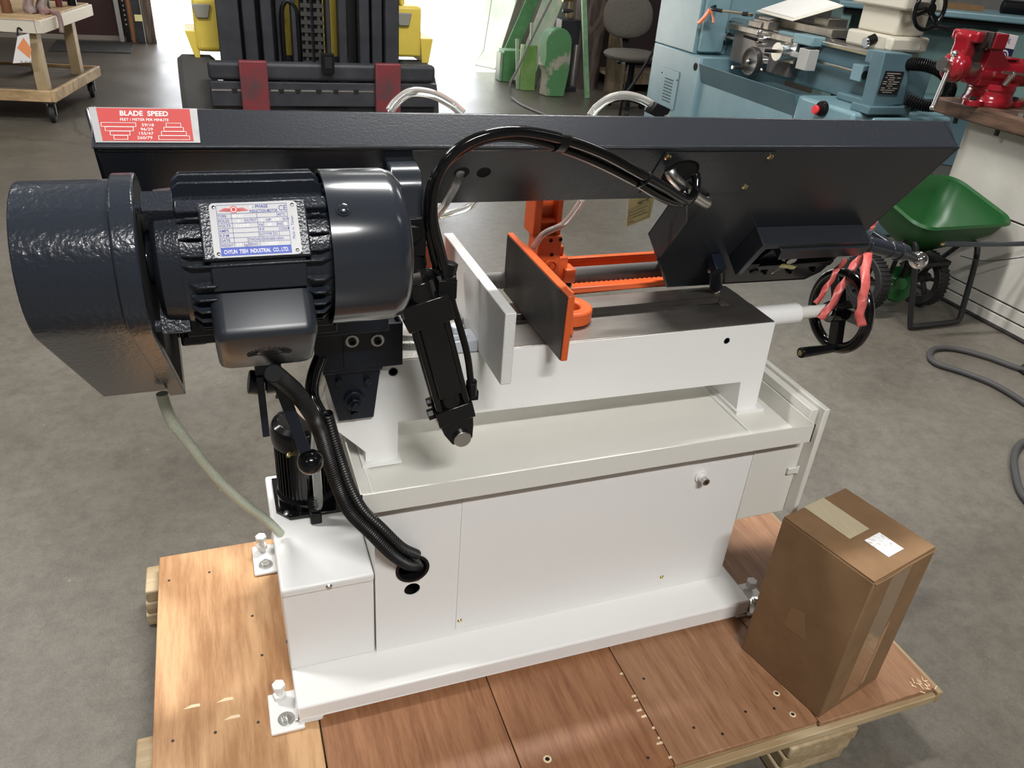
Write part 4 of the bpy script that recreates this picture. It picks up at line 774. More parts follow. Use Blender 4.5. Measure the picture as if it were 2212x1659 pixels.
L_ = (V(nt0[2])-o_).length
for y_ in (0.004, 0.036): b.prism([(0.003, y_), (L_-0.004, y_), (L_-0.004, y_+0.0005), (0.003, y_+0.0005)], o_+fo, ex_, ey_, (0, -0.0001, 0))
for x_ in (0.003, L_-0.0045): b.prism([(x_, 0.004), (x_+0.0005, 0.004), (x_+0.0005, 0.036), (x_, 0.036)], o_+fo, ex_, ey_, (0, -0.0001, 0))
b.build('note_print', INKD, note)

# ============================================================ PALLET
pal = thing('pallet', 'low plywood topped shipping pallet of pine runners carrying the band saw', 'pallet', (0.58, 1.18, 0))
panels = [(-0.235, 0.0715, PLY1, 0.150), (0.0745, 0.4255, PLY2, 0.150), (0.4275, 0.7195, PLY2, 0.150), (0.7215, 1.0665, PLY3, 0.150), (1.069, 1.387, PLY1 if False else PLY3, 0.1495)]
for i, (xa, xb, m_, zt) in enumerate(panels):
    b = MB(); b.box((xa, 0.755 if i < 4 else 0.748, 0.136), (xb, 1.616 if i in (0,) else 1.612, zt)); b.build('plywood_panel', m_, pal, bevel=0.0012, seg=1)
b = MB(); b.box((-0.20, 0.738, 0.112), (1.387, 0.756, 0.1325)); b.box((-0.20, 0.756, 0.112), (1.30, 0.83, 0.1355)); b.build('rim_board', PINE, pal, bevel=0.002)
b = MB(); b.box((1.3875, 0.737, 0.108), (1.403, 1.60, 0.142)); b.build('end_board', PINEY, pal, bevel=0.003)
b = MB(); b.box((-0.20, 1.54, 0.112), (1.38, 1.60, 0.1355)); b.build('rear_board', PINE, pal, bevel=0.002)
for k, (y0, y1) in enumerate(((1.045, 1.14), (1.54, 1.635))):
    for j in range(3):
        b = MB(); b.box((-0.279+0.004*j, y0+0.002*j, 0.003+0.0365*j), (0.96, y1-0.001*j, 0.0385+0.0365*j)); b.build('runner_board', PINE, pal, bevel=0.004)
for j in range(3):
    b = MB(); b.box((0.988+0.004*j, 0.733+0.004*(2-j), 0.002+0.0365*j), (1.168+0.003*j, 1.64, 0.0375+0.0365*j)); b.build('cross_runner_board', PINEY, pal, bevel=0.005)
for q in [(-0.122,1.532,0.150),(-0.212,1.528,0.150),(-0.034,1.364,0.150),(-0.022,1.245,0.150),(-0.122,1.079,0.150),(-0.199,1.083,0.150),(-0.042,1.079,0.150),(0.800,0.816,0.150),(0.757,0.955,0.150),(0.850,0.786,0.150),(0.928,0.818,0.150),(0.993,0.807,0.150),(0.675,0.783,0.150)]:
    b = MB(); b.rev(q, Z, [(0.0032, -0.001), (0.0032, 0.0003), (0.0015, 0.0006), (0, 0.0004)], 10); b.build('nail_head', DKIRON, pal)
for q, s_ in (((1.022,0.838,0.150), 0.0072), ((1.023,0.783,0.150), 0.0068), ((0.482,0.838,0.150), 0.008)):
    b = MB(); b.rev(q, Z, [(s_*0.55, -0.0004), (s_*0.6, 0.0012), (s_*0.95, 0.0006), (s_*1.1, -0.0002)], 12); b.k = 1; b.cyl(q, V(q)+V((0, 0, 0.0001)), s_*0.55); b.build('torn_screw_hole', [SPLINT, HOLE], pal)
b = MB(); random.seed(3)
for q in [(0.718,0.981,0.150),(0.719,0.921,0.150),(0.718,0.910,0.150),(0.714,0.886,0.150),(0.717,0.870,0.150),(0.720,0.840,0.150),(0.719,0.816,0.150),(0.719,0.805,0.150),(0.721,0.771,0.150)]:
    L_ = 0.004+0.011*random.random(); b.prism([(-L_, -0.0025), (0.001, -0.003), (0.001, 0.003), (-L_*0.9, 0.002)], V(q)-Z*0.0004, X, Y, (0, 0, 0.0007))
for q in [(-0.102,1.150,0.150),(-0.165,1.152,0.150),(-0.091,1.104,0.150)]: b.prism([(-0.016, -0.002), (0.017, -0.003), (0.015, 0.004), (0.0, 0.005)], V(q)-Z*0.0004, X, Y, (0, 0, 0.0007))
for i in range(16):
    q = V((1.335+0.05*random.random(), 0.742+0.03*random.random(), 0.1500)); a = random.random()*3; d = V((math.cos(a), math.sin(a), 0.12))*0.012; b.beam(q, q+d, 0.002, 0.0012)
b.build('splinters', SPLINT, pal, kind='stuff')

# ============================================================ CARDBOARD BOX
p0, p1, p3 = V((1.018, 0.968, 0.1505)), V((1.072, 0.757, 0.1505)), V((1.232, 1.012, 0.1505))
p1 = V((1.070, 0.758, 0.1505)); p2 = V((1.268, 0.805, 0.1505)); p3 = p0+(p2-p1); HB = 0.389
e1 = (p2-p1); e0 = (p0-p1)
cbx = thing('cardboard_box', 'tall brown corrugated cardboard carton standing on the front right of the pallet', 'box', tuple((p0+p2)/2))
b = MB(); b.hexa([p1, p2, p3, p0, p1+Z*HB, p2+Z*HB, p3+Z*HB, p0+Z*HB]); b.build('carton_body', CARD, cbx, bevel=0.003)
u_, v_ = e1.normalized(), e0.normalized(); T0 = p1+Z*(HB+0.0004)
b = MB(); b.hexa([T0+u_*0.001+v_*0.002, T0+u_*(e1.length-0.001)+v_*0.002, T0+u_*(e1.length-0.001)+v_*(e0.length-0.002), T0+u_*0.001+v_*(e0.length-0.002)]+[T0+Z*0.0035+u_*0.001+v_*0.002, T0+Z*0.0035+u_*(e1.length-0.001)+v_*0.002, T0+Z*0.0035+u_*(e1.length-0.001)+v_*(e0.length-0.002), T0+Z*0.0035+u_*0.001+v_*(e0.length-0.002)]); b.build('top_flap', CARD, cbx, bevel=0.0008)
b = MB(); q = T0+Z*0.0042
def tapeq(a0, a1, c0, c1, z_=0.0):
    return [q+u_*a0+v_*c0+Z*z_, q+u_*a1+v_*c0+Z*z_, q+u_*a1+v_*c1+Z*z_, q+u_*a0+v_*c1+Z*z_]
t_ = tapeq(0.062, 0.127, 0.102, 0.215); b.hexa(t_+[p+Z*0.0005 for p in t_]); b.build('tape_strip', TAPE, cbx)
b = MB(); t_ = tapeq(0.086, 0.136, 0.030, 0.085); b.hexa(t_+[p+Z*0.0004 for p in t_]); b.build('torn_label', LABELW, cbx)
fu = -v_*0.0006
b = MB(); q1 = p1+u_*0.075+Z*0.0; nrm = u_.cross(Z).normalized(); nrm = nrm if nrm.dot(V((0, -1, 0))) > 0 else -nrm
b.hexa([p1+u_*0.060+Z*0.02, p1+u_*0.125+Z*0.02, p1+u_*0.125+Z*0.02+nrm*0.0006, p1+u_*0.060+Z*0.02+nrm*0.0006, p1+u_*0.060+Z*0.38, p1+u_*0.125+Z*0.38, p1+u_*0.125+Z*0.38+nrm*0.0006, p1+u_*0.060+Z*0.38+nrm*0.0006]); b.build('clear_tape', CLRTAPE, cbx)
b = MB(); b.hexa([p1+u_*0.128+Z*0.03, p1+u_*0.140+Z*0.03, p1+u_*0.140+Z*0.03+nrm*0.0007, p1+u_*0.128+Z*0.03+nrm*0.0007, p1+u_*0.128+Z*0.20, p1+u_*0.138+Z*0.22, p1+u_*0.138+Z*0.22+nrm*0.0007, p1+u_*0.128+Z*0.20+nrm*0.0007]); b.build('torn_stripe', mat('bare torn board', (0.36, 0.22, 0.12), 0.8), cbx)
nl = v_.cross(Z).normalized(); nl = nl if nl.dot(V((-1, 0, 0))) > 0 else -nl
b = MB(); pp = [p1+v_*0.085+Z*0.155, p1+v_*0.140+Z*0.150, p1+v_*0.138+Z*0.205, p1+v_*0.105+Z*0.215]; pp2 = [p+nl*0.0005 for p in pp]; b.add(pp+pp2, [(0, 1, 2, 3), (7, 6, 5, 4), (0, 4, 5, 1), (1, 5, 6, 2), (2, 6, 7, 3), (3, 7, 4, 0)]); b.build('tape_scrap', mat('matt tape', (0.235, 0.140, 0.068), 0.55), cbx)
b = MB(); b.tube([p1+nrm*0.001+u_*0.003+Z*(HB-0.003), p1+nrm*0.0012+u_*0.05+Z*(HB-0.004), p1+nrm*0.001+u_*(e1.length*0.55)+Z*(HB-0.002), p1+nrm*0.001+u_*(e1.length-0.003)+Z*(HB-0.003)], 0.0016, 6); b.build('flap_edge', CARDIN, cbx)

# ============================================================ ENGINE LATHE (right rear)
lat = thing('engine_lathe', 'blue grey engine lathe with black handwheel and cream tailstock behind the saw', 'lathe', (3.9, 4.9, 0))
b = MB(); b.box((3.5, 5.42, 0.0), (4.3, 6.16, 0.80)); b.build('left_pedestal', LBLUE, lat, bevel=0.012)
b = MB(); b.box((3.5, 5.55, 0.80), (4.25, 6.16, 1.30)); b.box((3.52, 5.50, 0.82), (3.72, 5.55, 1.28)); b.build('gearbox_housing', LBLUE, lat, bevel=0.01)
b = MB(); b.prism(rrect(0.27, 0.29, 0.01, 2), (3.499, 5.825, 0.50), Y, Z, (-0.006, 0, 0)); vp = b.build('vent_plate', LBLUE, lat, bevel=0.001)
b = MB()
for i in range(8):
    for j in range(7): b.cyl((3.4928, 5.765+0.0195*j, 0.405+0.0235*i), (3.4922, 5.765+0.0195*j, 0.405+0.0235*i), 0.0062, n=8)
for j in (5.70, 5.95): b.cyl((3.4928, j, 0.60 if j > 5.8 else 0.585), (3.490, j, 0.60 if j > 5.8 else 0.585), 0.006, n=8)
b.build('vent_holes', HOLE, vp)
b = MB(); b.cyl((3.4995, 5.485, 0.72), (3.498, 5.485, 0.72), 0.028); b.build('panel_hole', HOLE, lat)
b = MB(); b.box((3.53, 4.30, 0.0), (4.2, 5.42, 0.63)); b.build('front_panel', LBLUE, lat)
b = MB(); b.prism([(3.475, 0.755), (3.485, 0.757), (3.545, 0.62), (4.2, 0.60), (4.2, 0.585), (3.535, 0.605)], (0, 4.27, 0), X, Z, (0, 1.14, 0)); b.prism([(3.475, 0.755), (3.545, 0.61), (3.70, 0.61), (3.70, 0.755)], (0, 4.262, 0), X, Z, (0, 0.008, 0)); b.build('chip_pan', LBLUE2, lat, bevel=0.002)
b = MB(); b.box((3.50, 3.74, 0.0), (4.2, 4.262, 0.755)); b.box((3.60, 3.68, 0.0), (4.2, 3.74, 0.74)); b.build('right_pedestal', LBLUE, lat, bevel=0.02)
b = MB(); b.rev((3.499, 4.0, 0.725), -X, [(0.045, 0), (0.045, 0.02), (0.040, 0.03), (0.0, 0.03)], 24); b.build('switch_body', BLACKM, lat)
b = MB(); b.rev((3.469, 4.02, 0.715), -X, [(0.024, 0), (0.028, 0.012), (0.024, 0.022), (0.0, 0.024)], 24); b.build('stop_button', mat('emergency red', (0.75, 0.05, 0.06), 0.35), lat)
b = MB(); b.box((3.78, 3.80, 0.755), (4.05, 5.55, 1.03)); b.box((3.70, 3.80, 0.755), (4.12, 4.15, 0.80)); b.build('bed', LBLUE2, lat, bevel=0.01)
b = MB(); b.prism([(3.745, 1.025), (3.745, 1.045), (3.775, 1.068), (3.83, 1.068), (3.83, 1.025)], (0, 3.95, 0), X, Z, (0, 1.58, 0)); b.prism([(3.98, 1.025), (3.98, 1.06), (4.06, 1.06), (4.06, 1.025)], (0, 3.95, 0), X, Z, (0, 1.58, 0)); b.build('ways', STEEL, lat, bevel=0.003)
b = MB(); c_ = [(3.575,3.720,1.087), (3.778,3.720,1.080), (3.825,3.720,0.808), (3.600,3.720,0.786)]
b.hexa([V(c_[3]), V(c_[2]), V(c_[2])+V((0, 0.10, 0)), V(c_[3])+V((0, 0.10, 0)), V(c_[0]), V(c_[1]), V(c_[1])+V((0, 0.10, 0)), V(c_[0])+V((0, 0.10, 0))]); b.box((3.55, 3.69, 0.755), (3.86, 3.84, 0.80)); b.box((3.66, 3.80, 1.0), (3.74, 3.95, 1.075)); b.build('end_bracket', LBLUE2, lat, bevel=0.006)
b = MB(); q0, q1, q2, q3 = (3.615,3.718,0.991), (3.751,3.718,0.988), (3.744,3.718,0.864), (3.604,3.718,0.866); b.add([q0, q1, q2, q3, V(q0)+V((0, -.003, 0)), V(q1)+V((0, -.003, 0)), V(q2)+V((0, -.003, 0)), V(q3)+V((0, -.003, 0))], [(4, 5, 6, 7), (0, 1, 5, 4), (1, 2, 6, 5), (2, 3, 7, 6), (3, 0, 4, 7)])
dp = b.build('data_plate', mat('black anodised plate', (0.018, 0.016, 0.016), 0.4), lat)
b = MB(); oo = V(q3)+V((0, -0.0036, 0)); ex_ = (V(q2)-V(q3)).normalized(); ey_ = (V(q0)-V(q3)).normalized(); wd = (V(q2)-V(q3)).length; ht = (V(q0)-V(q3)).length
for i, segs in enumerate((((0.1, 0.8),), ((0.15, 0.5),), ((0.1, 0.2), (0.3, 0.6), (0.7, 0.9)), ((0.25, 0.6),), ((0.06, 0.26), (0.35, 0.5), (0.55, 0.9)), ((0.06, 0.26), (0.35, 0.8)), ((0.3, 0.6),), ((0.06, 0.26), (0.4, 0.55), (0.65, 0.9)), ((0.06, 0.26), (0.3, 0.8)), ((0.2, 0.7),))):
    for a0, a1 in segs: y_ = ht*(0.90-0.09*i); b.prism([(wd*a0, y_-0.0022), (wd*a1, y_-0.0022), (wd*a1, y_+0.0022), (wd*a0, y_+0.0022)], oo, ex_, ey_, (0, -0.0003, 0))
b.build('plate_print', mat('dull white print', (0.42, 0.38, 0.34), 0.6), dp)
b = MB(); b.cyl((3.74, 4.05, 0.925), (3.74, 5.52, 0.935), 0.013, n=16); b.cyl((3.735, 5.47, 0.935), (3.735, 5.51, 0.935), 0.032); b.build('feed_rod', STEEL, lat)
b = MB(); b.box((3.695, 3.98, 0.885), (3.765, 4.07, 0.975)); b.k = 1; b.cyl((3.715, 3.975, 0.925), (3.715, 3.97, 0.925), 0.025); b.build('rod_bracket', [LBLUE, HOLE], lat, bevel=0.008)
b = MB(); b.box((3.70, 4.66, 0.79), (3.78, 5.36, 1.005)); ap = b.build('apron', mat('apron iron', (0.20, 0.185, 0.18), 0.4, 0.6, col2=(0.30, 0.27, 0.265), scale=5), lat, bevel=0.004)
b = MB(); b.box((3.67, 4.66, 1.0), (4.12, 5.42, 1.042)); b.build('saddle', TABLE, lat, bevel=0.006)
b = MB(); b.box((3.675, 4.46, 1.01), (3.78, 4.66, 1.07)); b.box((3.70, 4.60, 1.035), (3.80, 4.86, 1.062)); b.build('way_cover', LBLUE, lat, bevel=0.008)
b = MB(); b.box((3.70, 4.98, 1.045), (3.98, 5.16, 1.10)); b.box((3.72, 5.00, 1.10), (3.95, 5.14, 1.118)); b.box((3.86, 4.58, 1.11), (4.02, 4.72, 1.17)); b.box((3.69, 5.05, 1.045), (3.72, 5.20, 1.085)); b.box((3.80, 4.45, 1.07), (4.0, 5.30, 1.12)); b.build('tool_slide', TABLE, lat, bevel=0.004)
w0 = V((3.560,4.920,0.848)); b = MB(); b.rev(w0, X, [(0.020, 0), (0.070, 0.004), (0.078, 0.0), (0.092, 0.0), (0.096, 0.012), (0.092, 0.045), (0.080, 0.050), (0.0, 0.05)], 36); b.k = 1; b.cyl(w0+V((0.05, 0, 0)), w0+V((0.14, 0, 0)), 0.042, n=24); b.box(w0+V((0.11, -0.06, -0.06)), w0+V((0.14, 0.06, 0.06))); b.k = 0; b.cyl(w0+V((0.0, 0.07, -0.05)), w0+V((-0.07, 0.07, -0.05)), 0.013); b.k = 1; b.cyl(w0+V((-0.07, 0.07, -0.05)), w0+V((-0.08, 0.07, -0.05)), 0.013); b.ball(w0+V((-0.004, 0, 0)), 0.016)
b.build('carriage_handwheel', [mat('bakelite', (0.03, 0.028, 0.026), 0.35), CHROME], lat, bevel=0.001)
w1_ = V((3.600,4.671,0.949)); b = MB(); b.cyl(w1_, w1_+V((0.10, 0, 0)), 0.052, n=28); b.cyl(w1_+V((-0.02, 0, 0)), w1_, 0.058, n=28); b.box(w1_+V((0.08, -0.065, -0.065)), w1_+V((0.10, 0.065, 0.065))); b.k = 1; b.cyl(w1_+V((-0.02, 0.02, 0.0)), w1_+V((-0.08, 0.05, 0)), 0.011); b.build('dial_knob', [ZINC, BLACKM], lat, bevel=0.002)
w2_ = V((3.640,4.967,0.983)); b = MB(); b.cyl(w2_, w2_+V((0.06, 0, 0)), 0.045, n=28); b.cyl(w2_+V((-0.025, 0, 0)), w2_, 0.022, n=20); b.ball(w2_+V((-0.01, 0, 0.05)), 0.018); b.k = 1; b.cyl(w2_+V((-0.025, 0.0, 0)), w2_+V((-0.05, 0.11, 0.01)), 0.010); b.build('cross_slide_handle', [CHROME, BLACKM], lat)
b = MB(); b.box((3.62, 4.40, 0.875), (3.70, 4.50, 1.0)); b.box((3.66, 4.50, 0.93), (3.70, 4.67, 0.96)); b.k = 1; b.box((3.635, 4.415, 1.0), (3.68, 4.48, 1.008)); b.build('switch_box', [mat('light grey box', (0.42, 0.42, 0.40), 0.5), BLACKM], lat, bevel=0.003)
b = MB(); b.tube([(3.560,5.463,1.139),(3.490,5.397,1.128),(3.500,5.261,1.127)], 0.012); b.k = 1; b.tube([(3.500,5.261,1.127),(3.520,5.030,1.136)], 0.011); b.k = 2; b.cyl((3.520,5.040,1.134), (3.525,4.983,1.138), 0.014); b.k = 1; b.cyl((3.525,4.983,1.138), (3.530,4.957,1.138), 0.013); b.build('spindle_lever', [BLACKM, CHROME, BLACKM], lat)
b = MB(); strip(b, [(3.475,5.397,1.124),(3.470,5.428,1.078),(3.465,5.500,1.016)], 0.045, (0, 1, 0.3)); strip(b, [(3.475,5.397,1.124),(3.480,5.351,1.081),(3.480,5.324,1.041)], 0.028, (0, 1, 0))
orb = b.build('orange_ribbon', mat('orange flagging', (0.85, 0.20, 0.06), 0.4)); so = orb.modifiers.new('thickness', 'SOLIDIFY'); so.thickness = 0.0012; tag(orb, 'orange plastic ribbon tied on the spindle lever at the lathe headstock', 'ribbon')
b = MB(); b.box((3.76, 3.90, 1.065), (4.06, 4.27, 1.15)); b.box((3.80, 3.92, 1.15), (4.02, 4.24, 1.30)); b.box((3.76, 3.86, 1.29), (4.06, 4.30, 1.50)); b.box((3.72, 3.84, 1.075), (3.95, 3.90, 1.15)); tsk = b.build('tailstock', CREAMC, lat, bevel=0.014)
b = MB(); b.cyl((3.715, 4.03, 1.10), (3.76, 4.02, 1.125), 0.028, n=24); b.k = 1; b.cyl((3.70, 4.032, 1.095), (3.715, 4.03, 1.10), 0.029, n=24); b.build('lock_knob', [BLACKM, CHROME], tsk)
hc2 = V((3.86, 3.78, 1.31)); b = MB(); b.tube([hc2+V((0.105*math.cos(2*PI*i/20), 0, 0.105*math.sin(2*PI*i/20))) for i in range(20)], 0.012, 12, 3, closed=True); b.cyl(hc2+V((0, -0.015, 0)), hc2+V((0, 0.08, 0)), 0.032)
for a in (80, 200, 320): d = V((math.cos(math.radians(a)), 0, math.sin(math.radians(a)))); b.beam(hc2+d*0.02, hc2+d*0.10, 0.022, 0.014, upv=(0, 1, 0))
b.cyl(hc2+V((0.06, -0.01, -0.085)), hc2+V((0.075, -0.11, -0.09)), 0.014, 0.017); b.build('tailstock_handwheel', BLACK, lat, bevel=0.001)
b = MB(); P_ = smooth([(3.772,3.740,1.027),(3.800,3.660,1.036),(3.853,3.600,1.027),(3.909,3.550,0.988),(3.954,3.550,0.921),(3.960,3.580,0.847),(3.889,3.620,0.823),(3.812,3.700,0.843)], 8)
for i in range(len(P_)-1):
    d = P_[i+1]-P_[i]; b.rev(P_[i], d, [(0.030, 0), (0.036, d.length*0.3), (0.036, d.length*0.65), (0.030, d.length)], 14)
b.build('flexible_conduit', BLACKM, lat)
# papers on the lathe slide
pb = thing('paper_folder', 'open manila folder of white papers lying across the lathe tool slide', 'papers', (3.8, 4.8, 1.13))
c_ = [(3.820,5.317,1.131), (3.680,4.709,1.133), (3.860,4.476,1.253), (4.000,5.022,1.278)]
b = MB(); b.hexa([V(p) for p in c_]+[V(p)+Z*0.006 for p in c_]); b.build('folder', PAPER, pb)
b = MB(); cc = sum((V(p) for p in c_), V((0, 0, 0)))/4; ci = [cc+(V(p)-cc)*0.9 for p in c_]; b.hexa([p+Z*0.0063 for p in ci]+[p+Z*0.016 for p in ci]); b.build('paper_sheets', mat('white paper', (0.82, 0.81, 0.77), 0.8), pb)

# ============================================================ BLUE MACHINE CABINET (far right)
bm_ = thing('blue_cabinet', 'large sea green steel machine stand with open knee bay behind the red vise', 'cabinet', (6.0, 5.3, 0))
fo = V((5.72, 5.41, 0)); fx = V((0.83, -0.55, 0)).normalized(); fn = V((0.55, 0.83, 0)).normalized()
def FB(b, u0, u1, d0, d1, z0, z1): return b.hexa([fo+fx*u0+fn*d0+Z*z0, fo+fx*u1+fn*d0+Z*z0, fo+fx*u1+fn*d1+Z*z0, fo+fx*u0+fn*d1+Z*z0, fo+fx*u0+fn*d0+Z*z1, fo+fx*u1+fn*d0+Z*z1, fo+fx*u1+fn*d1+Z*z1, fo+fx*u0+fn*d1+Z*z1])
b = MB(); FB(b, -0.05, 2.2, 0.0, 0.7, 0.0, 0.50); b.build('lower_plinth', LBLUE2, bm_, bevel=0.01)
b = MB(); FB(b, -0.08, 2.2, -0.06, 0.72, 0.50, 0.53); b.build('pan_rim', LBLUE, bm_, bevel=0.006)
b = MB(); FB(b, -0.8, 2.2, 0.35, 0.72, 0.0, 1.14); b.build('back_panel', TEAL, bm_)
b = MB(); FB(b, -0.22, -0.16, 0.0, 0.36, 0.53, 1.16); FB(b, -0.80, -0.72, 0.0, 0.36, 0.0, 1.16); b.build('upright', TEAL, bm_, bevel=0.006)
b = MB(); FB(b, 0.42, 2.2, 0.02, 0.36, 0.53, 1.14); b.build('side_panel', TEAL, bm_, bevel=0.006)
b = MB(); FB(b, -0.75, -0.05, 0.10, 0.36, 0.50, 0.55); b.build('knee_shelf', TEAL, bm_, bevel=0.004)
b = MB(); FB(b, -0.85, 2.2, -0.10, 0.75, 1.16, 1.21); b.build('top_slab', LBLUE, bm_, bevel=0.012)
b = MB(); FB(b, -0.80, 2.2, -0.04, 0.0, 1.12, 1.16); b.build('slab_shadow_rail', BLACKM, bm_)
for q, cN, sz, m_ in (((0.15, 0.3), 'tan cardboard sheet lying on the blue cabinet top', (0.16, 0.10, 0.02), CARD), ((0.62, 0.25), 'black power tool lying on the blue cabinet top at the right', (0.17, 0.07, 0.05), BLACKM)):
    o_ = fo+fx*q[0]+fn*q[1]+Z*1.211; b = MB()
    if 'tool' in cN:
        b.cyl(o_+fx*-sz[0]+Z*0.05, o_+fx*sz[0]+Z*0.05, 0.05); b.obox(o_+fx*0.02+Z*0.03-fn*0.05, fx*0.03, fn*0.08, Z*0.03); tag(b.build('power_tool', m_, bevel=0.01), cN, 'tool')
    else:
        b.obox(o_+Z*0.02, fx*sz[0], fn*sz[1], Z*0.02); tag(b.build('cardboard_sheet', m_), cN, 'cardboard')

# ============================================================ WORKBENCH, VISE, CARTON, SPREADER
wb = thing('workbench', 'whitewashed plank sided workbench with dark oiled timber top at the right edge', 'workbench', (4.1, 2.0, 0))
b = MB(); b.box((3.46, -0.6, 0.885), (4.7, 3.17, 0.958)); b.build('bench_top', BWOOD, wb, bevel=0.008)
b = MB(); b.box((3.574, -0.6, 0.0), (3.590, 3.0, 0.88)); b.build('gap_shade_sheet', HOLE, wb)  # black backing carries the shade seen between the planks
for z0, z1 in ((0.012, 0.060), (0.068, 0.124), (0.132, 0.497), (0.505, 0.884)):
    b = MB(); b.box((3.552, -0.6, z0), (3.578, 3.02, z1)); b.build('side_plank', BWALL, wb, bevel=0.003)
b = MB(); b.box((3.578, 2.99, 0.01), (4.6, 3.015, 0.884)); b.build('end_plank', BWALL, wb, bevel=0.003)
b = MB(); b.box((3.535, -0.6, 0.0), (3.552, 3.02, 0.012)); b.build('toe_strip', DKIRON, wb)
for y_ in (3.05, 2.80): b = MB(); b.hexbolt((3.50, y_, 0.884), -Z, 0.012, 0.03); b.build('bench_bolt', DKIRON, wb)
b = MB(); b.hexbolt((3.52, 2.72, 0.959), Z, 0.02, 0.012); b.build('bench_bolt', ZINC, wb)
vs_ = thing('bench_vise', 'glossy red bench vise bolted on the dark bench top', 'vise', (3.6, 3.0, 0.96))
vy = 3.0
b = MB(); b.rev((3.60, vy, 0.9585), Z, [(0.0, 0), (0.112, 0.0), (0.116, 0.012), (0.114, 0.026), (0.108, 0.034), (0.104, 0.062), (0.104, 0.072), (0.108, 0.074), (0.104, 0.10), (0.0, 0.10)], 40)
for a in (205, 335): d_ = V((math.cos(math.radians(a)), math.sin(math.radians(a))*0.6, 0)); b.cyl(V((3.60, vy, 0.9585))+d_*0.15, V((3.60, vy, 0.984))+d_*0.15, 0.045, n=24); b.obox(V((3.60, vy, 0.971))+d_*0.12, d_*0.05, V((-d_.y, d_.x, 0))*0.045, (0, 0, 0.0125))
b.build('swivel_base', VRED, vs_, bevel=0.004)
b = MB(); b.rev((3.44, vy, 1.105), X, [(0.0, 0.0), (0.055, 0.0), (0.062, 0.02), (0.064, 0.15), (0.064, 0.40), (0.060, 0.55), (0.05, 0.60), (0.0, 0.60)], 32)
b.prism([(3.445, 1.05), (3.66, 1.05), (3.60, 1.15), (3.53, 1.205), (3.50, 1.275), (3.425, 1.28), (3.42, 1.235), (3.455, 1.20)], (0, vy-0.055, 0), X, Z, (0, 0.11, 0)); b.box((3.43, vy-0.075, 1.215), (3.51, vy+0.075, 1.28)); b.box((3.50, vy-0.05, 1.05), (3.72, vy+0.05, 1.08)); b.box((3.56, vy-0.045, 1.165), (3.67, vy+0.045, 1.175))
b.build('vise_body', VRED, vs_, bevel=0.012, seg=3)
b = MB(); b.rev((3.275, vy, 1.125), X, [(0.0, 0.0), (0.040, 0.0), (0.066, 0.02), (0.072, 0.055), (0.06, 0.09), (0.0, 0.095)], 32); b.prism([(3.30, 1.13), (3.36, 1.13), (3.372, 1.19), (3.350, 1.235), (3.385, 1.245), (3.385, 1.28), (3.325, 1.285), (3.30, 1.262), (3.31, 1.22)], (0, vy-0.045, 0), X, Z, (0, 0.09, 0)); b.box((3.315, vy-0.075, 1.235), (3.365, vy+0.075, 1.283)); b.build('sliding_jaw', VRED, vs_, bevel=0.012, seg=3)
b = MB(); b.box((3.365, vy-0.07, 1.215), (3.385, vy+0.07, 1.284)); b.box((3.412, vy-0.07, 1.215), (3.43, vy+0.07, 1.284)); b.box((3.36, vy-0.03, 1.15), (3.44, vy+0.03, 1.235)); b.build('jaw_insert', mat('worn jaw steel', (0.08, 0.06, 0.055), 0.45, 0.6), vs_, bevel=0.002)
b = MB(); b.cyl((3.36, vy, 1.125), (3.45, vy, 1.125), 0.042, n=28); b.cyl((3.235, vy, 1.135), (3.29, vy, 1.125), 0.030, n=24); b.k = 0; b.cyl((3.285,2.990,1.166), (3.237,2.970,0.946), 0.0105); b.ball((3.283,2.990,1.182), 0.017); b.ball((3.235,2.970,0.944), 0.013); b.build('screw_and_handle', STEEL, vs_)
b = MB(); b.cyl((3.555, vy-0.10, 1.065), (3.565, vy-0.125, 1.125), 0.014); b.cyl((3.48, vy-0.128, 1.125), (3.64, vy-0.118, 1.113), 0.006); b.build('lock_lever', STEEL, vs_)
for a in (205, 335): b = MB(); b.hexbolt((3.60+0.15*math.cos(math.radians(a)), vy+0.09*math.sin(math.radians(a)), 0.984), Z, 0.017, 0.014); b.build('base_bolt', DKIRON, vs_)
ct = thing('small_carton', 'small white and navy carton printed with a large 8 behind the red vise', 'box', (3.66, 3.12, 0.96))
a0, a1, a2, a3 = V((3.696,3.120,1.266)), V((3.803,3.120,1.256)), V((3.819,3.120,1.057)), V((3.713,3.120,1.067))
dn = V((0.0, 0.045, 0)); lowz = 0.9595
ax_, ay_ = (a1-a0).normalized(), V((0, 0, 1)); wC = (a1-a0).length
o_ = V((a0.x, 3.12, lowz)); hC = a0.z-lowz
b = MB(); b.hexa([o_, o_+ax_*wC, o_+ax_*wC+dn, o_+dn, o_+Z*hC, o_+ax_*wC+Z*hC, o_+ax_*wC+dn+Z*hC, o_+dn+Z*hC]); b.build('carton_body', mat('white carton', (0.78, 0.79, 0.80), 0.5), ct, bevel=0.002)
b = MB(); f_ = V((0, -0.0006, 0)); b.prism([(0.0, hC*0.15), (wC, hC*0.15), (wC, hC*0.80), (0.0, hC*0.80)], o_+f_, ax_, Z, f_); b.build('navy_band', mat('navy print', (0.012, 0.02, 0.075), 0.45), ct)
b = MB(); b.text('8', o_+f_*2.4+ax_*(wC*0.12)+Z*(hC*0.43), ax_, Z, hC*0.48, bold=0.03); b.k = 1; b.text('8', o_+f_*2.8+ax_*(wC*0.12)+Z*(hC*0.43), ax_, Z, hC*0.48, bold=-0.02); b.text('PE', o_+f_*1.4+ax_*(wC*0.3)+Z*(hC*0.87), ax_, Z, hC*0.10)
b.build('carton_print', [INKW, INKB], ct)

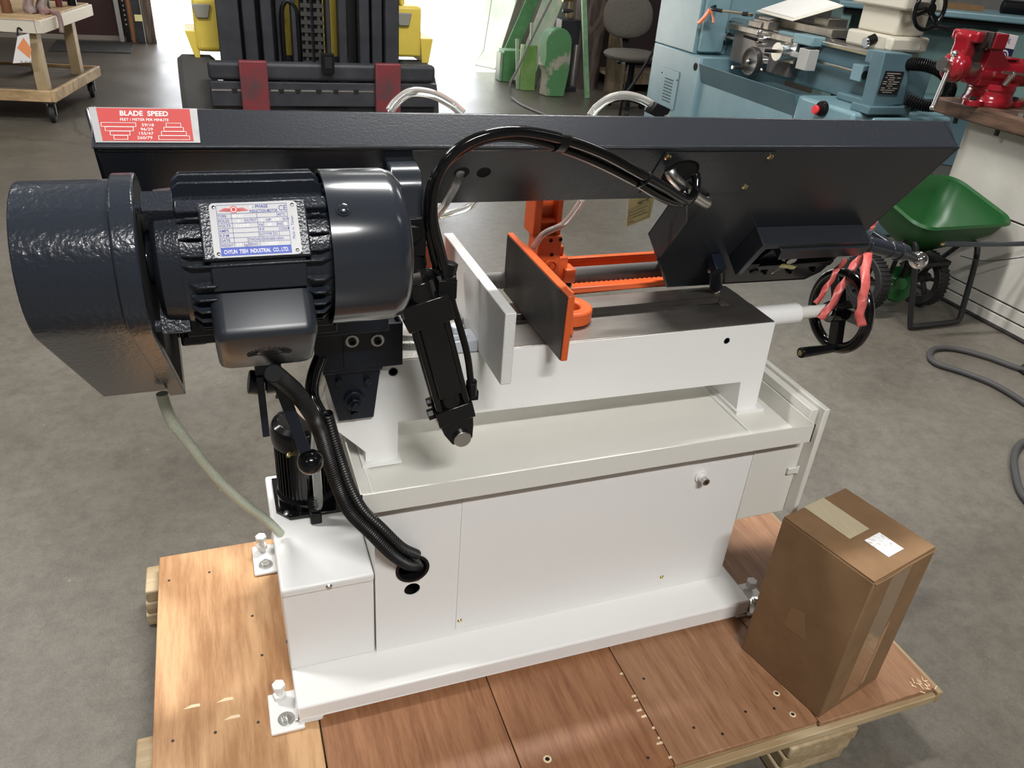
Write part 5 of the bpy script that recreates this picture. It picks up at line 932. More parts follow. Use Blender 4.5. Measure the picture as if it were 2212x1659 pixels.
sp_ = thing('broadcast_spreader', 'green hopper push spreader on black tube stand parked against the workbench', 'spreader', (3.2, 2.7, 0))
b = MB()
R0 = [(-0.28, -0.205, 0), (0.28, -0.205, 0), (0.28, 0.205, 0), (-0.28, 0.205, 0)]
oc = V((3.215, 2.735, 0.572)); ty = V((0, 0.41, 0.10)).normalized(); tz = V((0, -0.10, 0.41)).normalized()
def ring(wx, wy, dz, r=0.07, off=0.0): return [oc+X*p[0]+ty*p[1]+tz*dz+Y*off for p in rrect(wx, wy, min(r, wx*0.45, wy*0.45), 6)]
rings = [ring(0.58, 0.44, 0.0, 0.09), ring(0.595, 0.455, -0.012, 0.09), ring(0.565, 0.425, -0.016, 0.08), ring(0.535, 0.39, -0.08, 0.08), ring(0.42, 0.26, -0.17, 0.08), ring(0.20, 0.13, -0.245, 0.05), ring(0.13, 0.09, -0.27, 0.03), ring(0.12, 0.08, -0.262, 0.03), ring(0.19, 0.12, -0.238, 0.05), ring(0.41, 0.25, -0.163, 0.08), ring(0.525, 0.38, -0.076, 0.08), ring(0.555, 0.415, -0.010, 0.085), ring(0.58, 0.44, 0.0, 0.09)]
n_ = len(rings[0]); b.add([p for r in rings for p in r], [(j*n_+i, j*n_+(i+1) % n_, (j+1)*n_+(i+1) % n_, (j+1)*n_+i) for j in range(len(rings)-1) for i in range(n_)]); b.add(rings[7], [tuple(range(n_))]); b.build('hopper', POLY, sp_)
def wheel(c, ax, R_, wd):
    b = MB(); b.rev(V(c)-V(ax)*wd/2, ax, [(R_*0.72, 0), (R_*0.95, 0), (R_, wd*0.15), (R_, wd*0.85), (R_*0.95, wd), (R_*0.72, wd), (R_*0.72, 0)], 36); tr = b.build('wheel', RUBBER, sp_)
    g = MB()
    for i in range(40): a = 2*PI*i/40; d = V((0, math.cos(a), math.sin(a))); g.obox(V(c)+d*(R_+0.0015), V(ax)*wd*0.42, d*0.0025, d.cross(V(ax))*0.0045)
    g.build('tread', RUBBER, tr, kind='stuff')
    h = MB(); h.rev(V(c)-V(ax)*wd*0.3, ax, [(R_*0.66, 0), (R_*0.72, 0), (R_*0.72, wd*0.6), (R_*0.66, wd*0.6), (R_*0.66, 0)], 36); h.cyl(V(c)-V(ax)*wd*0.55, V(c)+V(ax)*wd*0.55, R_*0.17)
    for i in range(5): a = 2*PI*i/5+0.4; d = V((0, math.cos(a), math.sin(a))); h.beam(V(c)+d*R_*0.1, V(c)+d*R_*0.69, R_*0.16, wd*0.25, upv=d.cross(V(ax)))
    h.build('spoked_rim', mat('dull black plastic', (0.02, 0.02, 0.021), 0.5), tr, bevel=0.001)
wheel((3.35, 2.79, 0.142), (1, 0, 0), 0.14, 0.065); wheel((2.985, 2.80, 0.142), (1, 0, 0), 0.14, 0.065)
b = MB(); b.cyl((2.985, 2.795, 0.142), (3.35, 2.79, 0.142), 0.010); b.build('axle', DKIRON, sp_)
b = MB(); b.rev((3.135, 2.735, 0.145), (-0.25, -0.85, 0.45), [(0.0, 0.03), (0.03, 0.03), (0.05, 0.012), (0.085, 0.0), (0.09, -0.01), (0.085, -0.025), (0.04, -0.05), (0.0, -0.05)], 32); b.k = 1; b.cyl((3.06, 2.74, 0.145), (3.12, 2.735, 0.15), 0.011); b.build('spinner_disc', [POLYD, BRASS], sp_)
b = MB(); b.tube([(3.02, 2.66, 0.42), (3.02, 2.60, 0.38), (3.06, 2.53, 0.05), (3.08, 2.52, 0.022), (3.12, 2.52, 0.018), (3.33, 2.52, 0.018), (3.38, 2.53, 0.024), (3.40, 2.545, 0.06), (3.42, 2.60, 0.34), (3.40, 2.64, 0.39), (3.30, 2.66, 0.405)], 0.0135, 12, 8); b.build('stand_tube', mat('black tube', (0.012, 0.012, 0.013), 0.4), sp_)
b = MB(); b.tube([(3.012,2.460,0.465),(3.214,2.440,0.459),(3.433,2.400,0.466),(3.536,2.300,0.511)], 0.0115, 12); b.k = 1; b.cyl((2.996,2.460,0.464), (3.028,2.460,0.464), 0.006); b.build('handle_tube', [NAVY3, BRASS], sp_)
b = MB(); b.beam((3.05, 2.62, 0.30), (3.30, 2.70, 0.27), 0.06, 0.03); b.cyl((3.14, 2.73, 0.16), (3.14, 2.73, 0.32), 0.012); b.beam((3.0, 2.66, 0.41), (3.08, 2.76, 0.16), 0.02, 0.02); b.beam((3.40, 2.66, 0.40), (3.28, 2.77, 0.16), 0.02, 0.02); b.box((3.08, 2.62, 0.28), (3.30, 2.78, 0.30)); b.build('gear_frame', BLACKM, sp_, bevel=0.002)
b = MB(); b.tube([(3.189,2.500,0.382),(3.290,2.490,0.359),(3.399,2.480,0.354),(3.500,2.420,0.389)], 0.0022, 6); b.build('control_cable', BLACKM, sp_)

# ============================================================ HOSES AND CORDS ON THE FLOOR
b = MB(); b.tube([(3.60-0.10, 2.02, 0.02), (3.40, 2.03, 0.014), (3.27, 2.06, 0.014), (3.20, 2.19, 0.014), (3.11, 2.29, 0.014), (3.01, 2.31, 0.014), (2.93, 2.26, 0.014), (2.90, 2.19, 0.014), (2.96, 2.10, 0.014), (3.01, 1.98, 0.014), (3.01, 1.83, 0.014), (2.98, 1.72, 0.014), (2.86, 1.64, 0.014), (2.72, 1.60, 0.014), (2.63, 1.55, 0.014), (2.54, 1.47, 0.014), (2.44, 1.35, 0.014), (2.40, 1.2, 0.014)], 0.0125, 12, 8)
tag(b.build('air_hose', mat('grey black hose', (0.05, 0.05, 0.05), 0.6)), 'thick dark grey hose looped on the concrete in front of the workbench', 'hose')
b = MB(); b.tube([(3.52, 2.16, 0.02), (3.40, 2.12, 0.009), (3.26, 2.06, 0.0075), (3.30, 1.95, 0.0075), (3.45, 1.90, 0.0075)], 0.007, 10)
tag(b.build('floor_cable', BLACKM), 'thin black cable on the concrete at the foot of the workbench', 'cable')
b = MB(); b.tube([(4.203,6.880,1.298),(4.136,6.880,1.052),(4.011,6.880,0.836),(3.865,6.870,0.557),(3.730,6.860,0.334),(3.651,6.860,0.221)]+[(3.62, 6.84, 0.02), (3.45, 6.80, 0.015), (3.2, 6.7, 0.015)], 0.013, 10)
tag(b.build('drop_cord', BLACKM), 'black power cord dropping from above past the office chair', 'cord')
b = MB(); b.tube([(3.351,8.000,1.011),(3.310,8.000,0.927),(3.133,7.970,0.586),(2.992,7.950,0.280),(2.923,7.950,0.145)]+[(2.94, 7.93, 0.03), (2.93, 7.82, 0.014), (2.92, 7.6, 0.012), (2.94, 7.4, 0.012), (3.0, 7.1, 0.012), (3.1, 6.7, 0.012)], 0.012, 10)
tag(b.build('grey_cable', mat('grey cable', (0.20, 0.195, 0.185), 0.6)), 'grey cable hanging in front of the green castings and curling onto the floor', 'cord')

# ============================================================ FORKLIFT
fk = thing('forklift', 'yellow forklift with black mast and two dark red forks standing in the doorway', 'forklift', (0.7, 5.9, 0))
b = MB(); b.rev((0, 0, 0), X, [(0.0, 0)], 4); 
b = MB(); b.cyl((0.03, 5.385, 0.655), (1.46, 5.385, 0.625), 0.0, n=4)
cx0, cx1 = 0.02, 1.455
b = MB(); b.box((cx0, 5.38, 0.59), (cx1-0.01, 5.46, 0.70)); b.box((cx0, 5.42, 0.30), (cx1, 5.47, 0.55)); b.build('carriage_bar', MAST, fk, bevel=0.03, seg=4)
b = MB(); b.box((cx0+0.005, 5.375, 0.535), (cx1, 5.42, 0.585)); b.box((cx0+0.005, 5.37, 0.44), (cx1+0.01, 5.42, 0.535)); b.build('carriage_plate', MAST, fk, bevel=0.004)
b = MB()
for x_ in (0.15, 0.43, 0.53, 0.66, 0.77, 0.90, 1.28): b.box((x_, 5.366, 0.522), (x_+0.028, 5.372, 0.545))
b.build('carriage_notches', MASTD, fk, kind='stuff')
b = MB()
for xa, xb in ((0.03, 0.145), (0.18, 0.2), (0.38, 0.425), (0.46, 0.525), (0.565, 0.655), (0.695, 0.765), (0.80, 0.895), (0.93, 1.03), (1.22, 1.275), (1.315, 1.43)): b.box((xa, 5.369, 0.532), (xb, 5.374, 0.541))
b.build('worn_edge', STEEL, fk, kind='stuff')
for x0_ in (0.20, 1.035):
    b = MB(); b.box((x0_, 5.325, 0.06), (x0_+0.165, 5.375, 0.715)); b.prism([(5.35, 0.045), (5.35, 0.10), (4.25, 0.062), (4.25, 0.045)], (x0_, 0, 0), Y, Z, (0.165, 0, 0)); b.build('fork', FORKRED, fk, bevel=0.008)
for xa, xb, y_, m_ in ((0.105, 0.235, 5.50, MAST), (0.255, 0.335, 5.55, MAST), (0.365, 0.43, 5.52, MAST), (0.46, 0.505, 5.60, MAST), (0.97, 1.035, 5.52, MAST), (0.845, 0.90, 5.58, MAST), (1.055, 1.125, 5.55, MAST), (1.135, 1.225, 5.50, MAST), (0.55, 0.58, 5.56, MAST), (0.765, 0.795, 5.58, MAST)):
    b = MB(); b.box((xa, y_, 0.16), (xb, y_+0.09, 2.3)); b.build('mast_rail', m_, fk, bevel=0.006)
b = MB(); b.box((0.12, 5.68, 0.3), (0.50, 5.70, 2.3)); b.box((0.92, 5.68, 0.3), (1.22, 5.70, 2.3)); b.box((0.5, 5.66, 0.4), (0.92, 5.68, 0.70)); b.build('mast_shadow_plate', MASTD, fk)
for x_ in (0.635, 0.715):
    b = MB()
    for i in range(34):
        z_ = 0.62+0.048*i; b.box((x_-0.030, 5.525, z_), (x_+0.030, 5.545, z_+0.024)); b.box((x_-0.010, 5.530, z_+0.024), (x_+0.010, 5.542, z_+0.048))
    b.build('lift_chain', mat('oily chain', (0.07, 0.068, 0.062), 0.45, 0.6), fk, kind='stuff')
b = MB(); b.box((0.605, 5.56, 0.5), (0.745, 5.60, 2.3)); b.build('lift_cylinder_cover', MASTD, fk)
b = MB(); b.tube([(0.495, 5.58, 0.65), (0.495, 5.57, 0.95), (0.515, 5.57, 1.02), (0.54, 5.57, 1.03), (0.575, 5.57, 1.0), (0.59, 5.57, 0.92), (0.59, 5.58, 0.6)], 0.014, 10); b.build('mast_hose', BLACKM, fk)
b = MB(); b.box((0.70, 5.33, 0.65), (0.775, 5.38, 0.765)); b.k = 1; b.box((0.715, 5.328, 0.68), (0.76, 5.331, 0.745)); b.build('carriage_hook', [BLACKM, MASTD], fk, bevel=0.004)
b = MB(); b.cyl((0.50, 5.37, 0.365), (0.86, 5.37, 0.355), 0.034, n=24); b.k = 1; b.cyl((0.42, 5.37, 0.367), (0.50, 5.37, 0.365), 0.013); b.cyl((0.86, 5.37, 0.355), (1.02, 5.37, 0.351), 0.013); b.k = 2; b.cyl((0.49, 5.36, 0.415), (0.87, 5.36, 0.405), 0.008); b.cyl((0.49, 5.36, 0.315), (0.87, 5.36, 0.305), 0.008)
b.build('sideshift_cylinder', [MAST, CHROME, MASTD], fk)
b = MB(); b.box((0.03, 5.56, 0.2), (1.44, 5.60, 0.42)); b.build('lower_crossmember', MASTD, fk)
for sg, xo in ((-1, 0.02), (1, 1.30)):
    b = MB(); b.box((xo-0.05, 5.72, 0.70), (xo+0.13, 5.95, 1.02)); b.box((xo-0.03 if sg < 0 else xo-0.02, 5.74, 1.02), (xo+0.15 if sg < 0 else xo+0.02, 5.95, 1.9)); b.build('fender', YELLOW, fk, bevel=0.03, seg=3)
    b = MB(); b.prism([(xo-0.05, 0.98), (xo+0.06, 0.98), (xo+0.04, 0.90), (xo-0.03, 0.90)], (0, 5.70, 0), X, Z, (0, 0.03, 0)); b.build('fender_lamp', mat('dusty lens', (0.28, 0.27, 0.23), 0.5), fk, bevel=0.006)
    b = MB(); xs_ = xo-0.11 if sg < 0 else xo+0.13; b.prism([(xs_, 0.82), (xs_+0.09, 0.82), (xs_+0.075 if sg < 0 else xs_+0.06, 0.66), (xs_+0.045 if sg < 0 else xs_+0.01, 0.66)], (0, 5.74, 0), X, Z, (0, 0.35, 0)); b.build('step', YELLOW, fk, bevel=0.004)
    b = MB(); xw = -0.155 if sg < 0 else 1.275; b.rev((xw, 5.80, 0.335), X, [(0.0, 0.02), (0.18, 0.02), (0.20, 0.0), (0.31, 0.0), (0.335, 0.03), (0.335, 0.20), (0.31, 0.23), (0.20, 0.23), (0.0, 0.21)], 40); b.build('drive_wheel', TYRE, fk)
b = MB(); b.box((0.20, 5.95, 0.25), (1.22, 7.9, 1.15)); b.box((0.30, 7.2, 1.15), (1.12, 7.9, 1.35)); b.build('truck_body', YELLOW, fk, bevel=0.04, seg=3)
for xw in (0.15, 1.10): b = MB(); b.rev((xw, 7.5, 0.24), X, [(0.0, 0.02), (0.15, 0.02), (0.22, 0.0), (0.24, 0.03), (0.24, 0.14), (0.22, 0.17), (0.0, 0.15)], 32); b.build('steer_wheel', TYRE, fk)
b = MB()
for p_, q_ in (((0.25, 6.0, 1.1), (0.28, 6.2, 2.15)), ((1.17, 6.0, 1.1), (1.14, 6.2, 2.15)), ((0.28, 7.6, 1.3), (0.28, 7.4, 2.15)), ((1.14, 7.6, 1.3), (1.14, 7.4, 2.15)), ((0.28, 6.2, 2.15), (0.28, 7.4, 2.15)), ((1.14, 6.2, 2.15), (1.14, 7.4, 2.15)), ((0.28, 6.2, 2.15), (1.14, 6.2, 2.15)), ((0.28, 7.4, 2.15), (1.14, 7.4, 2.15))): b.beam(p_, q_, 0.05, 0.05, upv=(0, 1, 0) if abs(p_[2]-q_[2]) > 0.3 else (0, 0, 1))
b.build('overhead_guard', MAST, fk)

# ============================================================ SHOP CART (left rear)
cart = thing('wooden_cart', 'two deck wooden shop cart on black casters at the upper left', 'cart', (-1.6, 7.4, 0))
A0 = V((-1.06, 6.84, 0)); ar = V((0.19, 0.98, 0)).normalized(); al = V((-0.98, 0.19, 0)).normalized()
def CB(b, l0, l1, r0, r1, z0, z1): return b.hexa([A0+al*l0+ar*r0+Z*z0, A0+al*l1+ar*r0+Z*z0, A0+al*l1+ar*r1+Z*z0, A0+al*l0+ar*r1+Z*z0, A0+al*l0+ar*r0+Z*z1, A0+al*l1+ar*r0+Z*z1, A0+al*l1+ar*r1+Z*z1, A0+al*l0+ar*r1+Z*z1])
b = MB(); CB(b, 0.03, 1.5, 0.03, 1.11, 0.185, 0.215); b.build('lower_deck', mat('grimy deck', (0.10, 0.085, 0.07), 0.7, col2=(0.20, 0.16, 0.12), scale=4), cart)
b = MB(); CB(b, 0.03, 1.5, 0.0, 0.03, 0.155, 0.235); b.build('front_rail', CARTW, cart, bevel=0.004)
b = MB(); CB(b, 0.0, 0.03, 0.0, 1.14, 0.155, 0.235); b.build('side_rail', CARTW, cart, bevel=0.004)
b = MB(); CB(b, 0.03, 1.5, 1.11, 1.14, 0.155, 0.235); b.build('rear_rail', CARTW, cart, bevel=0.004)
for l_, r_ in ((0.05, 0.03), (0.05, 0.80), (0.36, 0.82), (1.4, 0.05)):
    b = MB(); CB(b, l_, l_+0.075, r_, r_+0.085, 0.215, 0.655); b.build('post', CARTP, cart, bevel=0.004)
b = MB(); CB(b, 0.0, 1.5, 0.0, 1.14, 0.70, 0.725); b.build('upper_deck', CARTW, cart, bevel=0.004)
b = MB(); CB(b, 0.03, 1.5, -0.02, 0.02, 0.63, 0.715); CB(b, -0.02, 0.03, -0.02, 1.16, 0.63, 0.715); b.build('upper_rail', mat('pale rail with door glare', (0.68, 0.62, 0.52), 0.6), cart, bevel=0.005)  # paler than the other rails: doorway light is put into its colour
for l_, r_ in ((0.06, 0.05), (0.06, 1.02), (1.35, 0.05), (1.35, 1.02)):
    c_ = A0+al*l_+ar*r_; b = MB(); b.rev(c_+V((-0.02, 0, 0.062)), X, [(0.0, 0.0), (0.05, 0.0), (0.0615, 0.006), (0.0615, 0.034), (0.05, 0.04), (0.0, 0.04)], 24); b.k = 1; b.box(c_+V((-0.03, -0.02, 0.05)), c_+V((-0.024, 0.02, 0.15))); b.box(c_+V((0.024, -0.02, 0.05)), c_+V((0.030, 0.02, 0.15))); b.box(c_+V((-0.04, -0.04, 0.143)), c_+V((0.04, 0.04, 0.155))); b.build('caster', [RUBBER, DKIRON], cart)
b = MB(); q0 = V((-1.208,6.800,0.613)); q1 = V((-1.132,6.800,0.634)); q2 = V((-1.157,6.800,0.443)); q3 = V((-1.276,6.800,0.432)); f_ = V((0, -0.002, 0)); b.add([q3, q2, q1, q0, q3+f_, q2+f_, q1+f_, q0+f_], [(0, 1, 2, 3), (7, 6, 5, 4), (0, 4, 5, 1), (1, 5, 6, 2), (2, 6, 7, 3), (3, 7, 4, 0)])
fl = b.build('hanging_placard', mat('white card', (0.80, 0.77, 0.76), 0.6)); tag(fl, 'white placard with an orange diamond hanging from the front rail of the wooden cart', 'sign')
b = MB(); cc = (q0+q1+q2+q3)/4+f_*1.3+X*0.01; b.add([cc+X*-0.045+Z*0.005, cc+Z*-0.065+X*0.02, cc+X*0.045+Z*0.0, cc+Z*0.075+X*0.01], [(0, 1, 2, 3)]); b.build('orange_diamond', mat('orange print', (0.80, 0.30, 0.12), 0.6), fl)
b = MB()
for i in range(3): b.cyl(cc+V((-0.035+0.028*i, -0.0005, -0.085)), cc+V((-0.035+0.028*i, -0.001, -0.085)), 0.008, n=10)
b.build('placard_print', mat('grey print', (0.45, 0.43, 0.42), 0.6), fl)
b = MB(); b.tube([q0+Z*0.0, q0+V((0.01, 0.02, 0.05)), q0+V((0.03, 0.05, 0.03))], 0.006); b.build('binder_clip', BLACKM, fl)
def jar(l_, r_, rad, h, m_, label, cat, name):
    c_ = A0+al*l_+ar*r_+Z*0.7255; b = MB(); b.rev(c_, Z, [(0.0, 0.0), (rad, 0.0), (rad, h*0.8), (rad*0.6, h*0.92), (rad*0.6, h), (0.0, h)], 24); tag(b.build(name, m_), label, cat)
BRN = mat('brown glazed tin', (0.16, 0.07, 0.035), 0.35); DKG = mat('dark olive tin', (0.07, 0.07, 0.05), 0.4); GRY = mat('grey tin', (0.25, 0.245, 0.23), 0.4, 0.5)
jar(0.28, 0.22, 0.035, 0.22, BRN, 'brown can on the cart top nearest the right corner', 'can', 'brown_can')
jar(0.40, 0.20, 0.030, 0.24, mat('tan tin', (0.33, 0.19, 0.09), 0.4), 'tan can between the brown cans on the cart top', 'can', 'tan_can')
jar(0.49, 0.26, 0.040, 0.22, GRY, 'grey metal can at the left on the cart top', 'can', 'grey_can')
jar(0.15, 0.62, 0.030, 0.18, DKG, 'dark olive can toward the rear right corner of the cart top', 'can', 'olive_can')
jar(0.10, 0.76, 0.026, 0.18, mat('maroon tin', (0.13, 0.03, 0.03), 0.4), 'slim maroon can behind the olive can on the cart top', 'can', 'maroon_can')
jar(0.05, 0.90, 0.034, 0.16, BLACKM, 'short black can at the far right corner of the cart top', 'can', 'black_can')
b = MB(); random.seed(5); c_ = A0+al*0.10+ar*0.30+Z*0.726
for i in range(6):
    o_ = c_+al*(0.03*i-0.06)+ar*(0.06*(i % 3)-0.03); b.tube([o_, o_+Z*0.05+al*0.01, o_+Z*0.12-al*0.015, o_+Z*0.22+ar*0.02], lambda t: 0.035*(1-0.5*t)+0.006*math.sin(9*t), 9, 5)
b.tube([c_-al*0.06, c_-al*0.13-ar*0.01+Z*0.01, c_-al*0.145-ar*0.015-Z*0.05, c_-al*0.14-ar*0.02-Z*0.12], 0.018, 8)
tag(b.build('rag_bundle', mat('red grey rag', (0.24, 0.10, 0.10), 0.9, col2=(0.36, 0.33, 0.31), scale=12)), 'crumpled red and grey rag hanging over the cart corner', 'rag')

# ============================================================ THINGS BY THE DOORWAY
b = MB(); b.box((-1.56, 10.2, 0.001), (-0.74, 10.97, 0.012)); tag(b.build('rubber_mat', mat('worn mat', (0.035, 0.034, 0.033), 0.8, col2=(0.07, 0.07, 0.068), scale=20), bevel=0.003), 'black rubber mat on the floor before the maroon door', 'mat')
for xb, xt, wd, m_, nm, lb, ct_ in ((-0.87, -0.92, 0.05, PLATE, 'slotted_bar', 'pale slotted metal bar leaning beside the maroon door', 'bar'), (-0.80, -0.82, 0.045, BLACKM, 'black_bar', 'black bar between the slotted bar and the wooden stick', 'bar'), (-0.745, -0.78, 0.035, mat('orange brown stick', (0.28, 0.11, 0.04), 0.6), 'wooden_stick', 'orange brown wooden stick leaning left of the doorway', 'stick'), (-0.66, -0.70, 0.09, MAST, 'dark_angle_iron', 'dark steel angle leaning at the doorway with a pale tag', 'bar')):
    b = MB(); b.beam((xb, 11.0, 0.002), (xt, 11.12, 2.0), wd, 0.03, upv=(0, 1, 0)); o_ = b.build(nm, m_, bevel=0.003); tag(o_, lb, ct_)
    if nm == 'black_bar':
        b = MB()
        for i in range(18): b.cyl((xb-0.001*i, 10.985+0.003*i, 0.2+0.05*i), (xb-0.001*i, 10.97+0.003*i, 0.2+0.05*i), 0.010, n=8)
        b.build('bar_holes', mat('grey dots', (0.3, 0.3, 0.3), 0.6), o_, kind='stuff')
    if nm == 'dark_angle_iron':
        b = MB(); b.box((-0.70, 10.965, 0.24), (-0.62, 10.985, 0.31)); b.build('pale_tag', YELLOWP, o_); b = MB(); b.beam((-0.615, 10.985, 0.002), (-0.66, 11.10, 2.0), 0.008, 0.035, upv=(0, 1, 0)); b.build('bright_edge', ZINC, o_)
b = MB(); b.hexa([V((-0.59, 10.98, 0.002)), V((-0.50, 10.98, 0.002)), V((-0.50, 11.06, 0.002)), V((-0.59, 11.06, 0.002)), V((-0.60, 11.10, 2.2)), V((-0.52, 11.10, 2.2)), V((-0.52, 11.16, 2.2)), V((-0.60, 11.16, 2.2))]); tag(b.build('weathered_board', DKWOOD), 'weathered dark board standing at the left edge of the doorway', 'board')

# --- green machine castings and panels leaning right of the doorway
def slab(name, p, th, m_, label, cat, bevel=0.004):
    b = MB(); p = [V(q) for q in p]; n = (p[1]-p[0]).cross(p[3]-p[0]).normalized()*th; b.hexa([p[0], p[1], p[1]+n, p[0]+n, p[3], p[2], p[2]+n, p[3]+n]); return tag(b.build(name, m_, bevel=bevel), label, cat)
slab('leaning_sheet', [(3.17, 9.95, 0.005), (3.36, 9.62, 0.005), (3.815,9.950,1.063), (3.393,10.250,1.020)], -0.03, mat('faded green sheet', (0.24, 0.36, 0.25), 0.5, col2=(0.36, 0.44, 0.36), scale=2.5), 'large faded green sheet panel leaning at the right edge of the doorway', 'panel')
b = MB(); b.beam((3.33, 9.40, 0.02), (3.883,9.750,0.983), 0.15, 0.03, upv=(0, -1, 0.3)); tag(b.build('dark_green_plank', GREENP, bevel=0.004), 'long dark green board leaning between the green panel and the pale green beam', 'board')
b = MB(); b.beam((3.33, 9.55, 0.02), (3.726,9.850,0.967), 0.06, 0.03, upv=(0, -1, 0.3)); tag(b.build('grey_green_strip', mat('grey green strip', (0.14, 0.13, 0.11), 0.7, col2=(0.2, 0.19, 0.16), scale=6), bevel=0.004), 'grey wooden strip leaning beside the faded green panel', 'board')
b = MB(); b.beam(V((3.33, 8.62, 0.01)), V((3.782,8.950,0.903)), 0.24, 0.16, upv=(-0.7, -0.7, 0.2)); tag(b.build('pale_green_beam', GREENPALE, bevel=0.006), 'tall pale green box beam leaning behind the arched casting', 'beam')
b = MB(); b.box((3.16, 8.85, 0.002), (3.40, 9.05, 0.33)); b.k = 1; b.box((3.13, 8.88, 0.002), (3.16, 9.03, 0.30)); tag(b.build('green_box', [GREENP, GREENPALE], bevel=0.004), 'small dark green metal box on the floor under the leaning boards', 'box')
b = MB(); b.prism([(0, 0), (0.16, 0), (0.16, 0.03), (0.03, 0.03), (0.03, 0.10), (0, 0.10)], (3.20, 8.36, 0.002), X, Y, (0.01, 0.03, 0.45)); tag(b.build('leaf_green_channel', GREENLEAF, bevel=0.003), 'bright leaf green channel standing in front of the small green box', 'channel')
b = MB(); b.beam((3.185, 8.42, 0.002), (3.17, 8.50, 0.50), 0.035, 0.02, upv=(0, -1, 0)); tag(b.build('pale_board', GREENPALE, bevel=0.003), 'narrow pale slat standing left of the leaf green channel', 'slat')
b = MB(); b.beam((3.35, 8.5, 0.20), (3.33, 8.52, 0.66), 0.03, 0.02, upv=(0, -1, 0)); tag(b.build('pale_fin', GREENPALE, bevel=0.003), 'short pale fin projecting above the leaf green channel', 'slat')
pts = [(0.0, 0.0), (0.20, 0.0), (0.235, 0.28)]
for i in range(13): a = PI*0.02+PI*0.96*i/12; pts.append((0.095+0.13*math.cos(a)*1.05, 0.52+0.15*math.sin(a)))
pts += [(-0.03, 0.38), (-0.04, 0.30), (0.0, 0.24), (0.01, 0.16)]
b = MB(); b.prism(pts, (3.37, 8.04, 0.002), V((0.99, -0.1, 0)), Z, (-0.03, 0.14, 0)); tag(b.build('arched_casting', GREENW, bevel=0.01), 'green arched machine guard with worn primer patches standing on the floor', 'casting')
b = MB(); b.beam((3.82, 7.98, 0.002), (3.66, 8.08, 1.2), 0.05, 0.035, upv=(0, -1, 0)); tag(b.build('green_stick', mat('green stick', (0.16, 0.36, 0.17), 0.55, col2=(0.28, 0.44, 0.28), scale=14), bevel=0.003), 'upright green square stick leaning in front of the dark timber post', 'stick')
b = MB(); b.box((3.62, 8.32, 0.0), (3.84, 8.55, 0.05)); b.box((3.64, 8.36, 0.05), (3.78, 8.46, 0.62)); b.box((3.60, 8.34, 0.48), (3.82, 8.50, 0.72)); b.cyl((3.62, 8.40, 0.80), (3.74, 8.40, 0.80), 0.02); b.k = 1; b.cyl((3.60, 8.38, 0.90), (3.72, 8.38, 0.92), 0.018); b.k = 2; b.cyl((3.72, 8.42, 0.72), (3.74, 8.42, 1.2), 0.03); b.ball((3.72, 8.42, 0.76), 0.05)
tag(b.build('black_stand', [mat('black iron stand', (0.025, 0.026, 0.03), 0.5), BRASS, TANWOOD], bevel=0.006), 'black iron stand with a brass valve behind the arched casting', 'stand')
b = MB(); b.rev((4.07, 8.60, 0.0), Z, [(0.0, 0), (0.15, 0.0), (0.15, 0.55), (0.19, 0.75), (0.19, 1.5), (0.0, 1.5)], 18); tag(b.build('timber_post', DKWOOD), 'thick old dark timber post standing beside the green stick', 'post')
sh = thing('timber_rack', 'dusty tan timber rack with a low shelf behind the office chair', 'rack', (4.6, 8.6, 0))
b = MB(); b.hexa([V((4.16, 8.22, 0)), V((4.36, 8.22, 0)), V((4.36, 8.30, 0)), V((4.16, 8.30, 0)), V((4.22, 8.40, 1.6)), V((4.42, 8.40, 1.6)), V((4.42, 8.48, 1.6)), V((4.22, 8.48, 1.6))]); b.build('side_board', TANWOOD, sh, bevel=0.004)
b = MB(); b.box((4.36, 8.25, 0.10), (5.6, 8.32, 0.22)); b.build('front_board', TANWOOD, sh, bevel=0.004)
b = MB(); b.box((4.36, 8.32, 0.12), (5.6, 9.0, 0.16)); b.build('shelf_board', TANWOOD, sh, bevel=0.003)
b = MB(); b.box((4.2, 9.0, 0), (5.9, 9.04, 1.9)); b.build('back_board', mat('dark plum board', (0.035, 0.022, 0.024), 0.7), sh)
b = MB(); b.rev((4.55, 8.5, 0.165), Z, [(0.0, 0), (0.045, 0), (0.04, 0.02), (0.015, 0.04), (0.012, 0.14), (0.0, 0.15)], 16); tag(b.build('metal_funnel', GRY), 'small grey metal funnel on the low shelf of the timber rack', 'funnel')

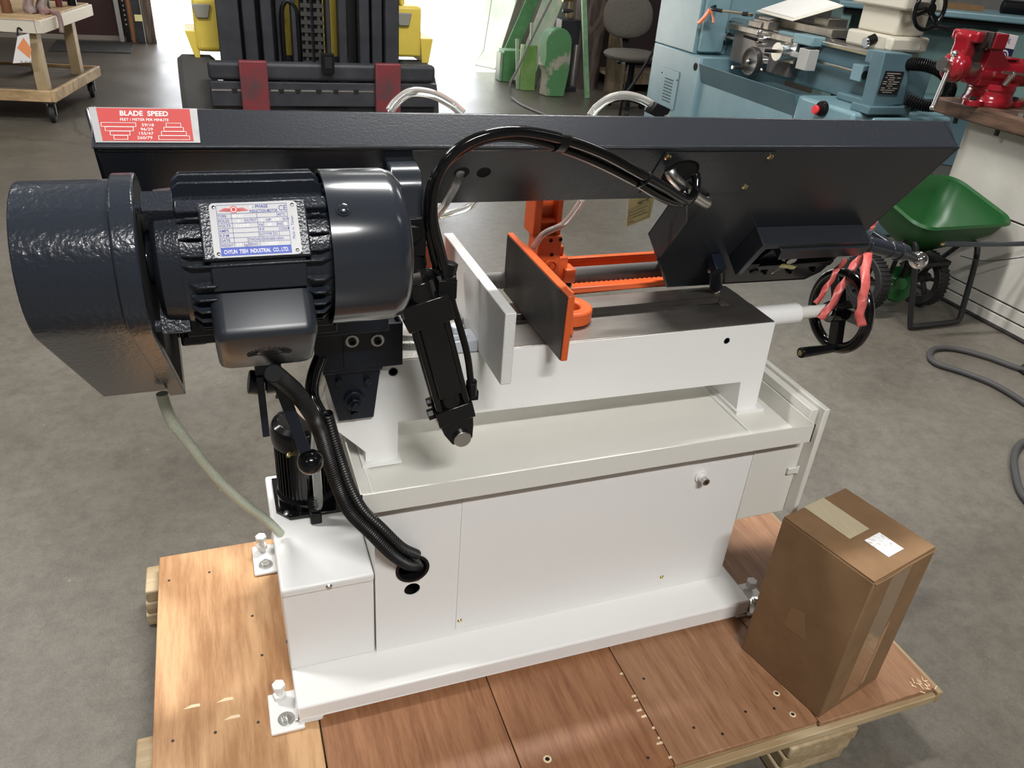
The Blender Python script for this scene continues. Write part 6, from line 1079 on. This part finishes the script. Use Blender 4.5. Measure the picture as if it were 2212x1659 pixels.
# ============================================================ OFFICE CHAIR
ch = thing('office_chair', 'grey tweed swivel office chair with oval back standing left of the lathe', 'chair', (3.98, 7.35, 0))
def pad(c, w_, h_, t_, ex, ey, ez, exp=2.6):
    b = MB(); n = 28; m = 10; vs = []; fs = []
    for j in range(m+1):
        ph = -PI/2+PI*j/m
        for i in range(n):
            th = 2*PI*i/n; sx = math.copysign(abs(math.cos(th))**(2/exp), math.cos(th)); sy = math.copysign(abs(math.sin(th))**(2/exp), math.sin(th)); cc_ = math.cos(ph)**0.45
            vs.append(V(c)+V(ex)*(w_/2*sx*cc_)+V(ey)*(h_/2*sy*cc_)+V(ez)*(t_/2*math.sin(ph)))
    for j in range(m):
        for i in range(n): fs.append((j*n+i, j*n+(i+1) % n, (j+1)*n+(i+1) % n, (j+1)*n+i))
    return b.add(vs, fs)
pad((3.93, 7.50, 0.86), 0.52, 0.40, 0.09, (0.99, -0.1, 0), (0, 0.12, 1), (0.1, 0.99, -0.12), 2.4).build('backrest', FABRIC, ch)
pad((3.92, 7.30, 0.535), 0.53, 0.46, 0.10, (0.99, -0.1, 0), (0.1, 0.99, 0), (0, 0, 1), 3.0).build('seat', FABRIC, ch)
b = MB(); b.cyl((3.95, 7.33, 0.10), (3.95, 7.33, 0.50), 0.035); b.cyl((3.95, 7.33, 0.10), (3.95, 7.33, 0.28), 0.05); b.beam((3.95, 7.45, 0.47), (3.93, 7.55, 0.72), 0.07, 0.02, upv=(0, 1, 0)); b.box((3.82, 7.22, 0.46), (4.05, 7.48, 0.485)); b.build('column', BLACKM, ch)
b = MB(); b.cyl((4.05, 7.25, 0.46), (4.22, 7.18, 0.45), 0.008); b.ball((3.70, 7.12, 0.50), 0.022); b.build('adjuster_lever', BLACKM, ch)
for i in range(5):
    a = 2*PI*i/5+0.5; d = V((math.cos(a), math.sin(a), 0)); c_ = V((3.95, 7.33, 0)); b = MB(); b.beam(c_+Z*0.13, c_+d*0.29+Z*0.085, 0.05, 0.035); b.build('base_leg', BLACKM, ch, bevel=0.004)
    b = MB(); b.rev(c_+d*0.29+V((0, 0, 0.031))-d.cross(Z)*0.022, d.cross(Z), [(0, 0), (0.026, 0), (0.03, 0.005), (0.03, 0.039), (0.026, 0.044), (0, 0.044)], 18); b.cyl(c_+d*0.29+Z*0.03, c_+d*0.29+Z*0.09, 0.008); b.build('caster', RUBBER, ch)
